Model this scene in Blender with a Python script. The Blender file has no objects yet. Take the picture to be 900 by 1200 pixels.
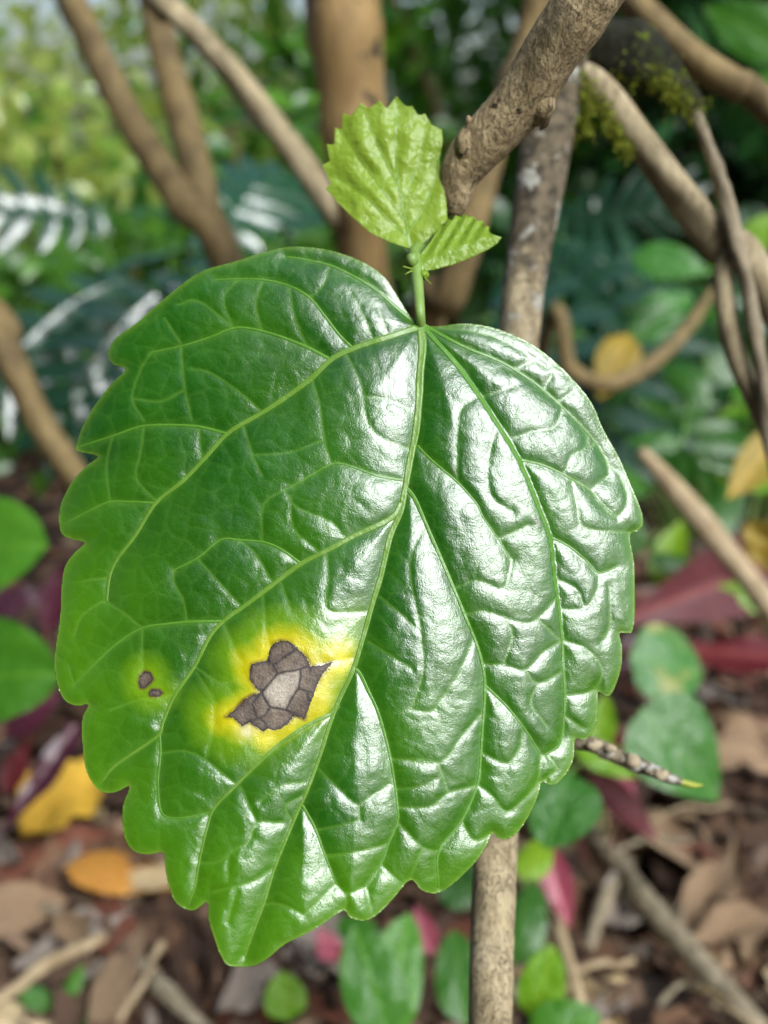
import bpy, math, random
import numpy as np
from mathutils import Vector, Matrix

random.seed(7)
RNG = np.random.default_rng(11)
scene = bpy.context.scene
COL = scene.collection

# ------------------------------------------------------------------ camera
PITCH = math.radians(21.0)
CAM = Vector((0.0, 0.0, 0.53))
FPX = 1200.0                       # focal length in photo pixels (900 x 1200 photo)
RIGHT = Vector((1, 0, 0))
FWD = Vector((0, math.cos(PITCH), -math.sin(PITCH)))
UP = Vector((0, math.sin(PITCH), math.cos(PITCH)))
cd = bpy.data.cameras.new('camera')
cam = bpy.data.objects.new('camera', cd)
COL.objects.link(cam)
cam.location = CAM
cam.rotation_euler = (math.radians(90) - PITCH, 0, 0)
cd.sensor_fit = 'HORIZONTAL'
cd.sensor_width = 36.0
cd.lens = 36.0 * FPX / 900.0
cd.clip_start = 0.005
cd.clip_end = 300.0
cd.dof.use_dof = True
cd.dof.focus_distance = 0.199
cd.dof.aperture_fstop = 13.5
scene.camera = cam

# ------------------------------------------------------------------ light
SUN_EL, SUN_AZ = 48.0, 38.0        # bright overcast patch above and behind the viewer, a little to the right
world = bpy.data.worlds.new('World')
scene.world = world
world.use_nodes = True
wn = world.node_tree
bg = wn.nodes['Background']
sky = wn.nodes.new('ShaderNodeTexSky')
sky.sky_type = 'NISHITA'
sky.sun_disc = False
sky.sun_elevation = math.radians(SUN_EL)
sky.sun_rotation = math.radians(180 - SUN_AZ)
sky.air_density = 1.0
sky.dust_density = 4.0
sky.ozone_density = 1.0
wn.links.new(sky.outputs[0], bg.inputs[0])
bg.inputs[1].default_value = 0.08
sl = bpy.data.lights.new('sun', 'SUN')
sl.energy = 1.5
sl.angle = math.radians(31)
sl.color = (0.86, 0.94, 1.0)
sun = bpy.data.objects.new('sun', sl)
COL.objects.link(sun)
e, a = math.radians(SUN_EL), math.radians(SUN_AZ)
sdir = Vector((math.sin(a) * math.cos(e), -math.cos(a) * math.cos(e), math.sin(e)))   # towards the sun
sun.rotation_euler = sdir.to_track_quat('Z', 'Y').to_euler()
sun.location = sdir * 20

scene.view_settings.view_transform = 'Standard'
scene.view_settings.look = 'None'
scene.view_settings.exposure = 1.35
scene.view_settings.gamma = 1.0
scene.view_settings.use_curve_mapping = False
scene.cycles.use_denoising = True
scene.cycles.max_bounces = 8
scene.cycles.diffuse_bounces = 3
scene.cycles.glossy_bounces = 3
scene.cycles.transmission_bounces = 4
scene.cycles.sample_clamp_indirect = 6.0


# ------------------------------------------------------------------ helpers
def P(px, py, d):
    return CAM + d * (FWD + RIGHT * ((px - 450) / FPX) + UP * ((600 - py) / FPX))


def PN(px, py, d):
    px = np.asarray(px, float); py = np.asarray(py, float); d = np.asarray(d, float)
    r, u, f = np.array(RIGHT), np.array(UP), np.array(FWD)
    return np.array(CAM) + d[..., None] * (f + ((px - 450) / FPX)[..., None] * r + ((600 - py) / FPX)[..., None] * u)


def GD(px, py, z=0.0):
    """depth at which the pixel's ray meets height z"""
    ray = FWD + UP * ((600 - py) / FPX)
    return (z - CAM.z) / ray.z


def G(px, py, z=0.0):
    return P(px, py, GD(px, py, z))


def gxy(px, py):
    g_ = G(px, py); return (g_.x, g_.y, -.005)


def tag(o, label=None, cat=None, group=None, kind=None):
    if label: o['label'] = label
    if cat: o['category'] = cat
    if group: o['group'] = group
    if kind: o['kind'] = kind
    return o


def empty(name, loc):
    o = bpy.data.objects.new(name, None)
    o.empty_display_size = 0.02
    COL.objects.link(o)
    o.location = loc
    return o


def mesh_np(name, V, F, mat=None, smooth=True, attrs=None):
    """V (n,3), F (m,4) or (m,3) int arrays or list of tuples"""
    me = bpy.data.meshes.new(name)
    V = np.asarray(V, np.float32)
    if isinstance(F, list):
        me.from_pydata([tuple(v) for v in V], [], F)
    else:
        F = np.asarray(F, np.int32)
        k = F.shape[1]
        me.vertices.add(len(V)); me.vertices.foreach_set('co', V.ravel())
        me.loops.add(F.size); me.loops.foreach_set('vertex_index', F.ravel())
        me.polygons.add(len(F)); me.polygons.foreach_set('loop_start', np.arange(0, F.size, k, dtype=np.int32))
        me.update(calc_edges=True)
    if smooth:
        me.polygons.foreach_set('use_smooth', np.ones(len(me.polygons), bool))
    if attrs:
        for an, av in attrs.items():
            at = me.attributes.new(an, 'FLOAT', 'POINT')
            at.data.foreach_set('value', np.asarray(av, np.float32).ravel())
    if mat: me.materials.append(mat)
    me.update()
    return me


def obj(name, me, parent=None, M=None):
    """link mesh (world coordinates, or local with matrix M) as one object"""
    o = bpy.data.objects.new(name, me)
    COL.objects.link(o)
    if M is not None: o.matrix_basis = M
    if parent is not None:
        o.parent = parent
        r = parent
        while r.parent is not None: r = r.parent
        base = Vector(r.location) if r.type == 'EMPTY' else Vector((0, 0, 0))
        if parent.type == 'EMPTY':
            o.matrix_parent_inverse = Matrix.Translation(-base)
        else:
            o.matrix_parent_inverse = parent.matrix_basis.inverted()
    return o


def catmull(pts, n=6, closed=False):
    pts = np.asarray(pts, float)
    if closed:
        Q = np.vstack([pts[-1], pts, pts[0], pts[1]])
    else:
        Q = np.vstack([2 * pts[0] - pts[1], pts, 2 * pts[-1] - pts[-2]])
    out = []
    t = np.linspace(0, 1, n, endpoint=False)[:, None]
    for i in range(1, len(Q) - 2):
        p0, p1, p2, p3 = Q[i - 1], Q[i], Q[i + 1], Q[i + 2]
        out.append(0.5 * (2 * p1 + (p2 - p0) * t + (2 * p0 - 5 * p1 + 4 * p2 - p3) * t ** 2 + (3 * p1 - p0 - 3 * p2 + p3) * t ** 3))
    out = np.vstack(out)
    if not closed: out = np.vstack([out, pts[-1]])
    return out


def gblur(A, s):
    """gaussian blur by padded FFT"""
    p = int(3 * s) + 2
    B = np.pad(A, p, mode='edge')
    fy = np.fft.fftfreq(B.shape[0])[:, None]; fx = np.fft.rfftfreq(B.shape[1])[None, :]
    g = np.exp(-2 * (math.pi * s) ** 2 * (fx ** 2 + fy ** 2))
    return np.fft.irfft2(np.fft.rfft2(B) * g, B.shape)[p:-p, p:-p]


def noise2(shape, s, seed):
    A = np.random.default_rng(seed).standard_normal(shape)
    A = gblur(A, s)
    return A / A.std()


def inside(X, Y, poly):
    r = np.zeros(X.shape, bool)
    n = len(poly)
    for i in range(n):
        x1, y1 = poly[i]; x2, y2 = poly[(i + 1) % n]
        if y1 == y2: continue
        c = ((y1 > Y) != (y2 > Y)) & (X < (x2 - x1) * (Y - y1) / (y2 - y1) + x1)
        r ^= c
    return r


def dist_poly(X, Y, line, pad=None, big=1e3):
    """distance to polyline, optionally only inside its padded box; also index fraction"""
    D = np.full(X.shape, big)
    line = np.asarray(line, float)
    if pad is not None:
        m = (X > line[:, 0].min() - pad) & (X < line[:, 0].max() + pad) & (Y > line[:, 1].min() - pad) & (Y < line[:, 1].max() + pad)
    else:
        m = np.ones(X.shape, bool)
    x, y = X[m], Y[m]
    d2 = np.full(x.shape, big * big)
    for i in range(len(line) - 1):
        ax, ay = line[i]; bx, by = line[i + 1]
        dx, dy = bx - ax, by - ay
        L = dx * dx + dy * dy + 1e-9
        t = np.clip(((x - ax) * dx + (y - ay) * dy) / L, 0, 1)
        d2 = np.minimum(d2, (x - ax - t * dx) ** 2 + (y - ay - t * dy) ** 2)
    D[m] = np.sqrt(d2)
    return D


def nearest_on(x, y, line):
    bx_, by_, bd = np.zeros_like(x), np.zeros_like(y), np.full(x.shape, 1e12)
    for i in range(len(line) - 1):
        ax, ay = line[i]; cx, cy = line[i + 1]
        dx, dy = cx - ax, cy - ay
        L = dx * dx + dy * dy + 1e-9
        t = np.clip(((x - ax) * dx + (y - ay) * dy) / L, 0, 1)
        qx, qy = ax + t * dx, ay + t * dy
        d = (x - qx) ** 2 + (y - qy) ** 2
        m = d < bd
        bx_[m] = qx[m]; by_[m] = qy[m]; bd[m] = d[m]
    return bx_, by_


# ------------------------------------------------------------------ materials
def new_mat(name):
    m = bpy.data.materials.new(name)
    m.use_nodes = True
    nt = m.node_tree
    return m, nt, nt.nodes['Principled BSDF'], nt.nodes['Material Output']


class NT:
    def __init__(s, nt): s.nt = nt
    def n(s, t, **kw):
        x = s.nt.nodes.new(t)
        for k, v in kw.items(): setattr(x, k, v)
        return x
    def l(s, a, b): s.nt.links.new(a, b)
    def mix(s, f, a, b, mode='MIX'):
        x = s.n('ShaderNodeMix', data_type='RGBA', blend_type=mode)
        for idx, v in ((0, f), (6, a), (7, b)):
            if hasattr(v, 'links'): s.l(v, x.inputs[idx])
            elif idx == 0: x.inputs[idx].default_value = v
            else: x.inputs[idx].default_value = (*v, 1)
        return x.outputs[2]
    def math(s, op, a, b=0.0, clamp=False):
        x = s.n('ShaderNodeMath', operation=op); x.use_clamp = clamp
        for idx, v in ((0, a), (1, b)):
            if hasattr(v, 'links'): s.l(v, x.inputs[idx])
            else: x.inputs[idx].default_value = v
        return x.outputs[0]
    def ramp(s, f, lo, hi):
        x = s.n('ShaderNodeMapRange'); x.clamp = True
        s.l(f, x.inputs[0]); x.inputs[1].default_value = lo; x.inputs[2].default_value = hi
        return x.outputs[0]
    def noise(s, vec, scale, detail=3, rough=.55, dist=0):
        x = s.n('ShaderNodeTexNoise')
        if vec is not None: s.l(vec, x.inputs['Vector'])
        x.inputs['Scale'].default_value = scale; x.inputs['Detail'].default_value = detail
        x.inputs['Roughness'].default_value = rough; x.inputs['Distortion'].default_value = dist
        return x.outputs[0]
    def attr(s, name):
        x = s.n('ShaderNodeAttribute'); x.attribute_name = name
        return x.outputs['Fac']
    def bump(s, h, strength, dist, normal=None):
        x = s.n('ShaderNodeBump')
        x.inputs['Strength'].default_value = strength; x.inputs['Distance'].default_value = dist
        s.l(h, x.inputs['Height'])
        if normal is not None: s.l(normal, x.inputs['Normal'])
        return x.outputs[0]


def add_translucent(k, bsdf, out, color, fac, normal=None):
    tr = k.n('ShaderNodeBsdfTranslucent')
    if hasattr(color, 'links'): k.l(color, tr.inputs[0])
    else: tr.inputs[0].default_value = (*color, 1)
    if normal is not None: k.l(normal, tr.inputs['Normal'])
    ms = k.n('ShaderNodeMixShader'); ms.inputs[0].default_value = fac
    k.l(bsdf.outputs[0], ms.inputs[1]); k.l(tr.outputs[0], ms.inputs[2])
    k.l(ms.outputs[0], out.inputs[0])


def leaf_mat(name, c1, c2, rough=.35, trans=.25, tcol=None, noise_scale=25, spec=.5, spots=None, per='obj'):
    """plain background leaf: colour varies per leaf and in soft blotches"""
    m, nt, b, out = new_mat(name); k = NT(nt)
    tc = k.n('ShaderNodeTexCoord')
    oi = k.n('ShaderNodeObjectInfo')
    if per == 'obj' and name != 'young_leaf': noise_scale = noise_scale / 6
    nz = k.noise(tc.outputs['Object'], noise_scale, 3)
    rnd = oi.outputs['Random'] if per == 'obj' else k.attr('rnd')
    f = k.math('ADD', k.math('MULTIPLY', rnd, .75), k.math('MULTIPLY', k.math('SUBTRACT', nz, .5), .9), True)
    col = k.mix(f, c1, c2)
    if per == 'obj' and name != 'young_leaf':      # midrib and side veins in leaf-local coordinates
        sx_ = k.n('ShaderNodeSeparateXYZ'); k.l(tc.outputs['Object'], sx_.inputs[0])
        ab = k.math('ABSOLUTE', sx_.outputs[0])
        lat = k.math('ABSOLUTE', k.math('SUBTRACT', k.math('FRACT', k.math('MULTIPLY', k.math('SUBTRACT', sx_.outputs[1], k.math('MULTIPLY', ab, .7)), 7.0)), .5))
        vv = k.math('MAXIMUM', k.ramp(ab, .020, .006), k.math('MULTIPLY', k.ramp(lat, .07, .0), 0.0 if 'philo' in name else .45))
        col = k.mix(k.math('MULTIPLY', vv, .45), col, (c2[0] * 1.8 + .03, c2[1] * 1.5 + .03, c2[2] * 1.5 + .015))
    if spots:
        n2 = k.noise(tc.outputs['Object'], noise_scale * .7, 4)
        col = k.mix(k.ramp(n2, .54, .70), col, spots)
    k.l(col, b.inputs['Base Color'])
    b.inputs['Roughness'].default_value = rough
    b.inputs['Specular IOR Level'].default_value = spec
    bn = k.bump(nz, .35, .004 if name == 'young_leaf' or per != 'obj' else .012)
    k.l(bn, b.inputs['Normal'])
    if trans > 0:
        if tcol is None:
            tcx = k.mix(.5, col, (c2[0] * 1.4, c2[1] * 1.3, c2[2] * .5))
        else: tcx = tcol
        add_translucent(k, b, out, tcx, trans)
    return m


def bark_mat(name, c1, c2, c3, scale=60, stretch=.35, rough=.8, bump=.6, bdist=.0012, spot=None, spotscale=40, spotlo=.6, crust=None):
    m, nt, b, out = new_mat(name); k = NT(nt)
    tc = k.n('ShaderNodeTexCoord'); mp = k.n('ShaderNodeMapping')
    mp.inputs['Scale'].default_value = (1, 1, stretch)
    k.l(tc.outputs['Object'], mp.inputs[0])
    n1 = k.noise(mp.outputs[0], scale, 5, .62)
    n2 = k.noise(mp.outputs[0], scale * 5, 4, .6)
    n3 = k.noise(tc.outputs['Object'], scale * .35, 3)
    col = k.mix(k.ramp(n1, .36, .64), c1, c2)
    col = k.mix(k.ramp(n2, .56, .72), col, c3)
    col = k.mix(k.math('MULTIPLY', k.ramp(n3, .45, .7), .55), col, (c2[0] * 1.15, c2[1] * 1.12, c2[2] * 1.05))
    nr = k.noise(mp.outputs[0], scale * 1.6, 5, .7, 1.2)
    crk = k.ramp(k.math('ABSOLUTE', k.math('SUBTRACT', nr, .5)), .014, .002)
    col = k.mix(k.math('MULTIPLY', crk, .45), col, (c3[0] * .6, c3[1] * .6, c3[2] * .6))
    if spot:
        n4 = k.noise(tc.outputs['Object'], spotscale, 4, .6, .4)
        col = k.mix(k.ramp(n4, spotlo, spotlo + .06), col, spot)
    if crust:      # lichen crust growing on the upper length of the stem
        sp = k.n('ShaderNodeSeparateXYZ'); k.l(tc.outputs['Object'], sp.inputs[0])
        n6 = k.noise(tc.outputs['Object'], 95, 4, .65, .3); n7 = k.noise(tc.outputs['Object'], 230, 4, .6)
        f = k.ramp(k.math('ADD', sp.outputs[2], k.math('MULTIPLY', n6, .10)), crust[0] + .05, crust[1] + .05)
        cc = k.mix(k.ramp(n7, .40, .56), (.035, .028, .018), (.15, .12, .075))
        cc = k.mix(k.ramp(n6, .54, .60), cc, (.40, .40, .35))
        col = k.mix(k.math('MULTIPLY', f, .92), col, cc)
    k.l(col, b.inputs['Base Color'])
    b.inputs['Roughness'].default_value = rough
    b.inputs['Specular IOR Level'].default_value = .3
    h = k.math('ADD', k.math('MULTIPLY', n1, .45), k.math('MULTIPLY', n2, .4))
    h = k.math('SUBTRACT', h, k.math('MULTIPLY', crk, .3))
    k.l(k.bump(h, bump, bdist), b.inputs['Normal'])
    return m


def hero_mat():
    m, nt, b, out = new_mat('hibiscus_blade'); k = NT(nt)
    tc = k.n('ShaderNodeTexCoord'); oc = tc.outputs['Object']
    nlow = k.noise(oc, 38, 3); nmid = k.noise(oc, 260, 3); nf = k.noise(oc, 1500, 4, .6)
    col = k.mix(k.ramp(nlow, .35, .68), (.011, .082, .004), (.020, .118, .005))
    col = k.mix(k.math('MULTIPLY', k.attr('lime'), .9), col, (.072, .218, .005))
    col = k.mix(k.math('MULTIPLY', k.ramp(nmid, .42, .7), .22), col, (.05, .20, .012))
    # fine net of veinlets
    vo = k.n('ShaderNodeTexVoronoi', feature='DISTANCE_TO_EDGE')
    wv = k.n('ShaderNodeVectorMath', operation='ADD')
    nn = k.n('ShaderNodeTexNoise'); nn.inputs['Scale'].default_value = 180
    k.l(oc, nn.inputs['Vector'])
    sc = k.n('ShaderNodeVectorMath', operation='SCALE'); sc.inputs['Scale'].default_value = .006
    k.l(nn.outputs['Color'], sc.inputs[0])
    k.l(oc, wv.inputs[0]); k.l(sc.outputs[0], wv.inputs[1])
    k.l(wv.outputs[0], vo.inputs['Vector']); vo.inputs['Scale'].default_value = 330
    net = k.ramp(vo.outputs['Distance'], .09, .0)
    col = k.mix(k.math('MULTIPLY', net, .05), col, (.10, .26, .03))
    col = k.mix(k.math('MULTIPLY', k.attr('vein'), .55), col, (.17, .36, .045))
    col = k.mix(k.attr('halo'), col, (.17, .34, .006))
    col = k.mix(k.attr('yellow'), col, k.mix(k.ramp(nmid, .35, .7), (.50, .46, .006), (.66, .61, .022)))
    col = k.mix(k.attr('scorch'), col, (.13, .065, .018))
    col = k.mix(k.attr('pale'), col, (.62, .58, .32))
    col = k.mix(k.math('MULTIPLY', k.attr('edge'), .6), col, (.20, .34, .04))
    n5 = k.noise(oc, 150, 4, .6)
    fk = k.math('MULTIPLY', k.ramp(n5, .66, .73), k.attr('fleck'))
    col = k.mix(k.math('MULTIPLY', fk, .75), col, (.06, .055, .02))
    k.l(col, b.inputs['Base Color'])
    rg = k.math('ADD', k.math('MULTIPLY', nmid, .14), .16)
    k.l(rg, b.inputs['Roughness'])
    b.inputs['Specular IOR Level'].default_value = .85
    b.inputs['Coat Weight'].default_value = .55
    b.inputs['Coat Roughness'].default_value = .16
    h = k.math('ADD', k.math('MULTIPLY', nf, .55), k.math('MULTIPLY', k.ramp(vo.outputs['Distance'], 0, .22), .12))
    n8 = k.noise(oc, 620, 3, .6)
    h = k.math('ADD', h, k.math('MULTIPLY', n8, .9))
    n9 = k.noise(oc, 3600, 2, .6)
    h = k.math('ADD', h, k.math('MULTIPLY', n9, .6))
    bn = k.bump(h, .30, .00032)
    k.l(bn, b.inputs['Normal']); k.l(bn, b.inputs['Coat Normal'])
    tcx = k.mix(.6, col, (.16, .42, .01))
    add_translucent(k, b, out, tcx, .16)
    return m


def vein_mat(name, c1, c2, rough=.33):
    m, nt, b, out = new_mat(name); k = NT(nt)
    tc = k.n('ShaderNodeTexCoord')
    nz = k.noise(tc.outputs['Object'], 300, 3); nf = k.noise(tc.outputs['Object'], 1600, 2)
    k.l(k.mix(nz, c1, c2), b.inputs['Base Color'])
    b.inputs['Roughness'].default_value = rough
    k.l(k.bump(nf, .3, .0003), b.inputs['Normal'])
    return m


def spot_mat():
    m, nt, b, out = new_mat('dead_tissue'); k = NT(nt)
    tc = k.n('ShaderNodeTexCoord'); oc = tc.outputs['Object']
    n1 = k.noise(oc, 420, 4, .6); n2 = k.noise(oc, 2300, 3, .6)
    col = k.mix(k.ramp(n1, .3, .7), (.075, .052, .036), (.19, .142, .10))
    col = k.mix(k.attr('cream'), col, k.mix(n1, (.30, .255, .195), (.46, .41, .33)))
    col = k.mix(k.math('MULTIPLY', k.ramp(n2, .45, .7), .5), col, (.06, .045, .035))
    col = k.mix(k.attr('dark'), col, (.022, .014, .012))
    k.l(col, b.inputs['Base Color'])
    b.inputs['Roughness'].default_value = .55
    k.l(k.bump(n2, .5, .0004), b.inputs['Normal'])
    return m


def soil_mat():
    m, nt, b, out = new_mat('soil'); k = NT(nt)
    tc = k.n('ShaderNodeTexCoord'); oc = tc.outputs['Object']
    n1 = k.noise(oc, 14, 6, .65); n2 = k.noise(oc, 90, 4, .6)
    col = k.mix(k.ramp(n1, .35, .65), (.012, .008, .006), (.042, .028, .019))
    col = k.mix(k.ramp(n2, .55, .75), col, (.12, .085, .055))
    k.l(col, b.inputs['Base Color']); b.inputs['Roughness'].default_value = .95
    k.l(k.bump(n2, .8, .01), b.inputs['Normal'])
    return m


HERO = hero_mat()
VEIN = vein_mat('vein_pale', (.080, .190, .014), (.130, .250, .030))
VEIN2 = vein_mat('vein_mid', (.055, .185, .012), (.095, .235, .022))
SPOT = spot_mat()
SOIL = soil_mat()
YOUNG = leaf_mat('young_leaf', (.22, .37, .025), (.32, .47, .05), .36, .36, (.38, .53, .04), 220, .5)
YVEIN = vein_mat('young_vein', (.11, .23, .012), (.15, .28, .02))
PETI = vein_mat('petiole_green', (.13, .24, .04), (.21, .33, .08), .45)

# ------------------------------------------------------------------ the hero leaf, traced in photo pixels
OUT = [(492,379),(481,371),(467,349),(451,325),(429,309),(400,297),(373,291),(349,289),(328,291),(304,297),(280,305),(258,311),(241,316),(220,328),
 (196,347),(177,363),(159,379),(137,395),(128,408),(127,419),(133,427),(147,433),(132,448),(113,472),(97,499),(91,517),(90,527),(100,531),(115,535),
 (100,547),(84,565),(76,580),(71,592),(69,608),(72,625),(84,632),(99,636),(87,648),(76,664),(72,688),(71,715),(68,741),(64,768),(65,792),(71,813),
 (79,823),(92,827),(104,825),(97,840),(96,859),(97,875),(100,899),(108,917),(120,928),(136,928),(152,921),(145,941),(143,963),(148,987),(160,999),
 (176,1001),(191,999),(193,1013),(197,1035),(205,1056),(217,1065),(229,1066),(243,1057),(244,1075),(251,1099),(259,1120),(267,1131),(283,1133),
 (299,1131),(315,1122),(333,1107),(357,1095),(378,1083),(402,1067),(410,1075),(426,1079),(442,1072),(461,1053),(481,1031),(494,1043),(511,1047),
 (528,1038),(553,1015),(569,993),(577,976),(584,982),(595,983),(608,974),(622,952),(631,931),(635,917),(644,920),(651,919),(662,909),(672,890),
 (674,867),(684,867),(692,862),(700,844),(701,828),(701,811),(709,815),(716,814),(722,802),(728,782),(729,759),(726,742),(734,742),(741,740),
 (744,719),(744,690),(743,658),(738,628),(748,622),(754,613),(750,594),(738,565),(726,537),(707,503),(695,475),(679,453),(654,427),(626,405),
 (598,391),(570,382),(542,379),(517,382),(502,382)]
MAJ = {  # name: (start width, end width, points)
 'mid': (11, 2.6, [(492,379),(494,392),(495,408),(492,440),(491,467),(487,507),(480,541),(474,576),(469,600),(457,629),(447,672),(435,712),(424,752),(413,787),(397,821),(385,853),(373,891),(358,931),(347,955),(333,989),(321,1019),(309,1059),(295,1096),(287,1120)]),
 'L1': (8.5, 3, [(491,383),(484,385),(461,393),(435,401),(408,411),(387,422),(363,445),(333,467),(307,484),(268,507),(241,536),(213,565),(183,589),(159,627),(137,656),(128,677),(125,704)]),
 'L2': (4.5, 2, [(489,379),(480,373),(461,357),(440,339),(413,323),(387,311),(357,304),(336,301)]),
 'L4': (8, 3, [(470,590),(466,599),(459,607),(440,617),(413,629),(384,645),(352,661),(320,685),(284,712),(268,723),(247,744),(228,781),(204,816),(190,849),(187,861),(160,880),(133,899),(120,915)]),
 'L5': (5.5, 2.2, [(397,826),(387,837),(370,845),(352,855),(325,874),(297,900),(277,920),(251,947),(243,968),(233,1011),(229,1037),(220,1062)]),
 'R1': (6.5, 2.2, [(494,381),(511,400),(536,428),(561,463),(583,497),(604,531),(620,565),(632,596),(645,632),(650,678),(655,713),(659,753),(660,782),(662,811),(661,840),(656,872),(640,884)]),
 'R2': (4.5, 2, [(497,381),(520,394),(548,408),(583,422),(611,438),(636,456),(660,478),(682,500),(698,519),(710,540),(713,556)]),
 'R3': (5.5, 2.4, [(477,573),(484,581),(493,600),(505,628),(518,657),(532,690),(546,724),(561,762),(568,794),(568,820),(566,847),(563,893),(560,918),(541,962),(514,998),(514,1040)]),
 'R4': (5, 2, [(415,783),(421,788),(432,811),(443,835),(455,877),(462,915),(466,947),(466,963),(455,989),(447,1011),(429,1039)]),
 'R5': (4.5, 2, [(354,944),(360,954),(370,973),(381,1003),(394,1036)]),
 'L1a': (4, 1.8, [(411,406),(397,392),(381,371),(363,349),(339,335),(309,328),(280,327),(252,328)]),
 'L1b': (4.5, 1.8, [(385,420),(360,407),(333,396),(307,388),(277,384),(247,395),(215,405),(177,413)]),
 'L1c': (4, 1.8, [(265,508),(233,500),(199,498),(169,499),(151,504),(132,511),(94,523)]),
 'L3a': (4, 1.6, [(472,563),(440,557),(413,547),(392,543),(368,555),(344,569)]),
 'Rm': (3.6, 1.4, [(489,522),(497,531),(511,544),(536,565),(558,590),(566,606),(584,632),(598,655)]),
 'R1a': (3.8, 1.6, [(611,539),(636,545),(660,556),(692,575),(704,590),(723,606)]),
 'R3a': (4, 1.8, [(568,803),(594,828),(616,856),(634,884)]),
 'R1b': (3.4, 1.5, [(645,629),(668,641),(688,658),(702,672),(723,664)]),
 'L4a': (3.8, 1.6, [(352,660),(328,643),(307,635),(280,633),(259,632),(233,653),(204,668)]),
 'L4b': (4, 1.8, [(260,728),(220,729),(190,732),(167,736),(140,752),(113,776),(87,803)]),
 'L4d': (3, 1.5, [(187,861),(188,883),(185,915),(187,944),(192,956),(208,959),(229,956),(248,951)]),
 'L1d': (3, 1.5, [(182,590),(175,589),(151,588),(129,588),(108,597),(81,611)]),
}
MIN = [[(273,383),(233,353),(209,357)],[(212,402),(193,373)],[(177,413),(164,435),(155,467),(169,493)],[(437,396),(424,365),(411,344)],[(453,389),(443,360)],
 [(304,480),(280,459),(247,437),(225,432)],[(212,406),(217,456),(225,491)],[(366,445),(375,477),(380,515),(387,541)],[(405,413),(424,453),(429,488),(445,512),(480,526)],
 [(285,498),(296,533),(307,557)],[(485,483),(456,468),(429,465)],[(125,704),(113,709),(95,723),(87,744)],[(204,668),(204,683),(215,704),(219,728)],[(167,736),(147,720),(127,707)],
 [(167,736),(167,763),(169,787)],[(205,813),(167,819),(129,832)],[(404,630),(387,611),(349,595),(333,573)],[(373,646),(344,619),(341,581)],[(383,650),(385,680),(384,715),(429,717)],
 [(308,697),(312,733),(316,757)],[(329,683),(341,715)],[(414,771),(387,775),(363,780)],[(281,709),(257,683),(233,656)],[(231,789),(252,821)],[(263,733),(281,773)],
 [(330,964),(301,965),(291,987),(269,1001),(267,1032)],[(301,965),(283,923)],[(321,1017),(298,1032),(283,1037),(251,1045)],[(277,1043),(267,1080)],[(357,917),(330,920),(305,940)],
 [(601,432),(626,422)],[(639,455),(645,441)],[(654,471),(670,460)],[(517,384),(567,391),(604,407),(640,430)],[(692,574),(710,559)],[(662,553),(670,534),(685,525),(688,508)],
 [(668,559),(676,590),(685,618),(738,624)],[(598,514),(626,505)],[(564,465),(601,453)],[(702,674),(699,693),(685,713),(657,714)],[(714,687),(715,710),(714,736),(705,753)],
 [(659,750),(685,759),(702,776),(705,794),(691,811),(663,815)],[(634,884),(630,915),(616,934),(594,951),(578,934),(561,920)],[(545,720),(566,716),(590,723),(613,730),(630,725),(652,701)],
 [(565,779),(590,779),(616,785),(636,765),(659,750)],[(616,785),(630,801),(659,787)],[(555,750),(538,788),(517,820),(505,834),(482,831)],[(566,834),(541,862),(516,893),(460,889)],
 [(565,882),(594,895),(609,875),(612,859)],[(560,920),(525,929),(504,945),(466,946)],[(514,896),(525,928)],[(466,963),(480,978),(495,993),(514,998)],[(495,994),(481,1029)],
 [(459,890),(490,890),(513,893)],[(465,925),(495,921),(512,912)],[(457,919),(423,943),(422,960)],[(394,1036),(407,1047),(429,1039)],[(392,1038),(357,1072)],[(407,1047),(405,1064)],[(429,1039),(435,1067)],
 [(447,1013),(466,1032)],[(445,699),(470,720),(493,741)],[(432,752),(483,784)],[(374,901),(405,933),(422,945)],[(640,884),(652,900),(640,912)],[(663,840),(682,852)],[(630,801),(622,825),(640,850)],
 [(590,723),(600,745),(590,779)],[(320,685),(300,650),(280,633)],[(340,835),(320,850)],[(217,456),(190,470),(155,467)],[(169,499),(165,530),(160,560),(183,587)],[(132,511),(125,545),(129,588)],
 [(233,500),(236,537)],[(128,677),(100,680)],[(87,803),(80,780)],[(541,962),(555,985),(577,976)],[(561,463),(540,480),(536,520),(536,563)],[(583,497),(572,540),(575,580),(600,600)],[(584,632),(620,615)],
 [(532,690),(560,680),(590,690),(600,655)],[(500,612),(480,660),(493,741),(495,790),(482,831)],[(344,569),(310,590),(307,635)],[(296,533),(340,530),(380,515)],[(363,349),(378,335),(387,311)],[(309,328),(300,355),(307,388)],
 [(339,335),(345,370),(360,407)],[(280,327),(262,350),(273,383)],[(188,883),(215,880),(240,890),(277,920)],[(228,781),(260,800),(285,790)],[(252,821),(250,860),(240,890)],[(233,1011),(255,1010),(269,1001)],[(358,931),(335,945),(343,963)],[(309,1059),(330,1060),(357,1072)],
 [(381,1003),(410,1000),(455,989)],[(370,973),(410,965),(422,960)],[(660,478),(650,500),(626,505)],[(698,519),(685,525)],[(710,540),(728,560),(735,590),(723,606)],[(650,678),(675,690),(685,713)],[(659,753),(640,735),(630,725)]]

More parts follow.
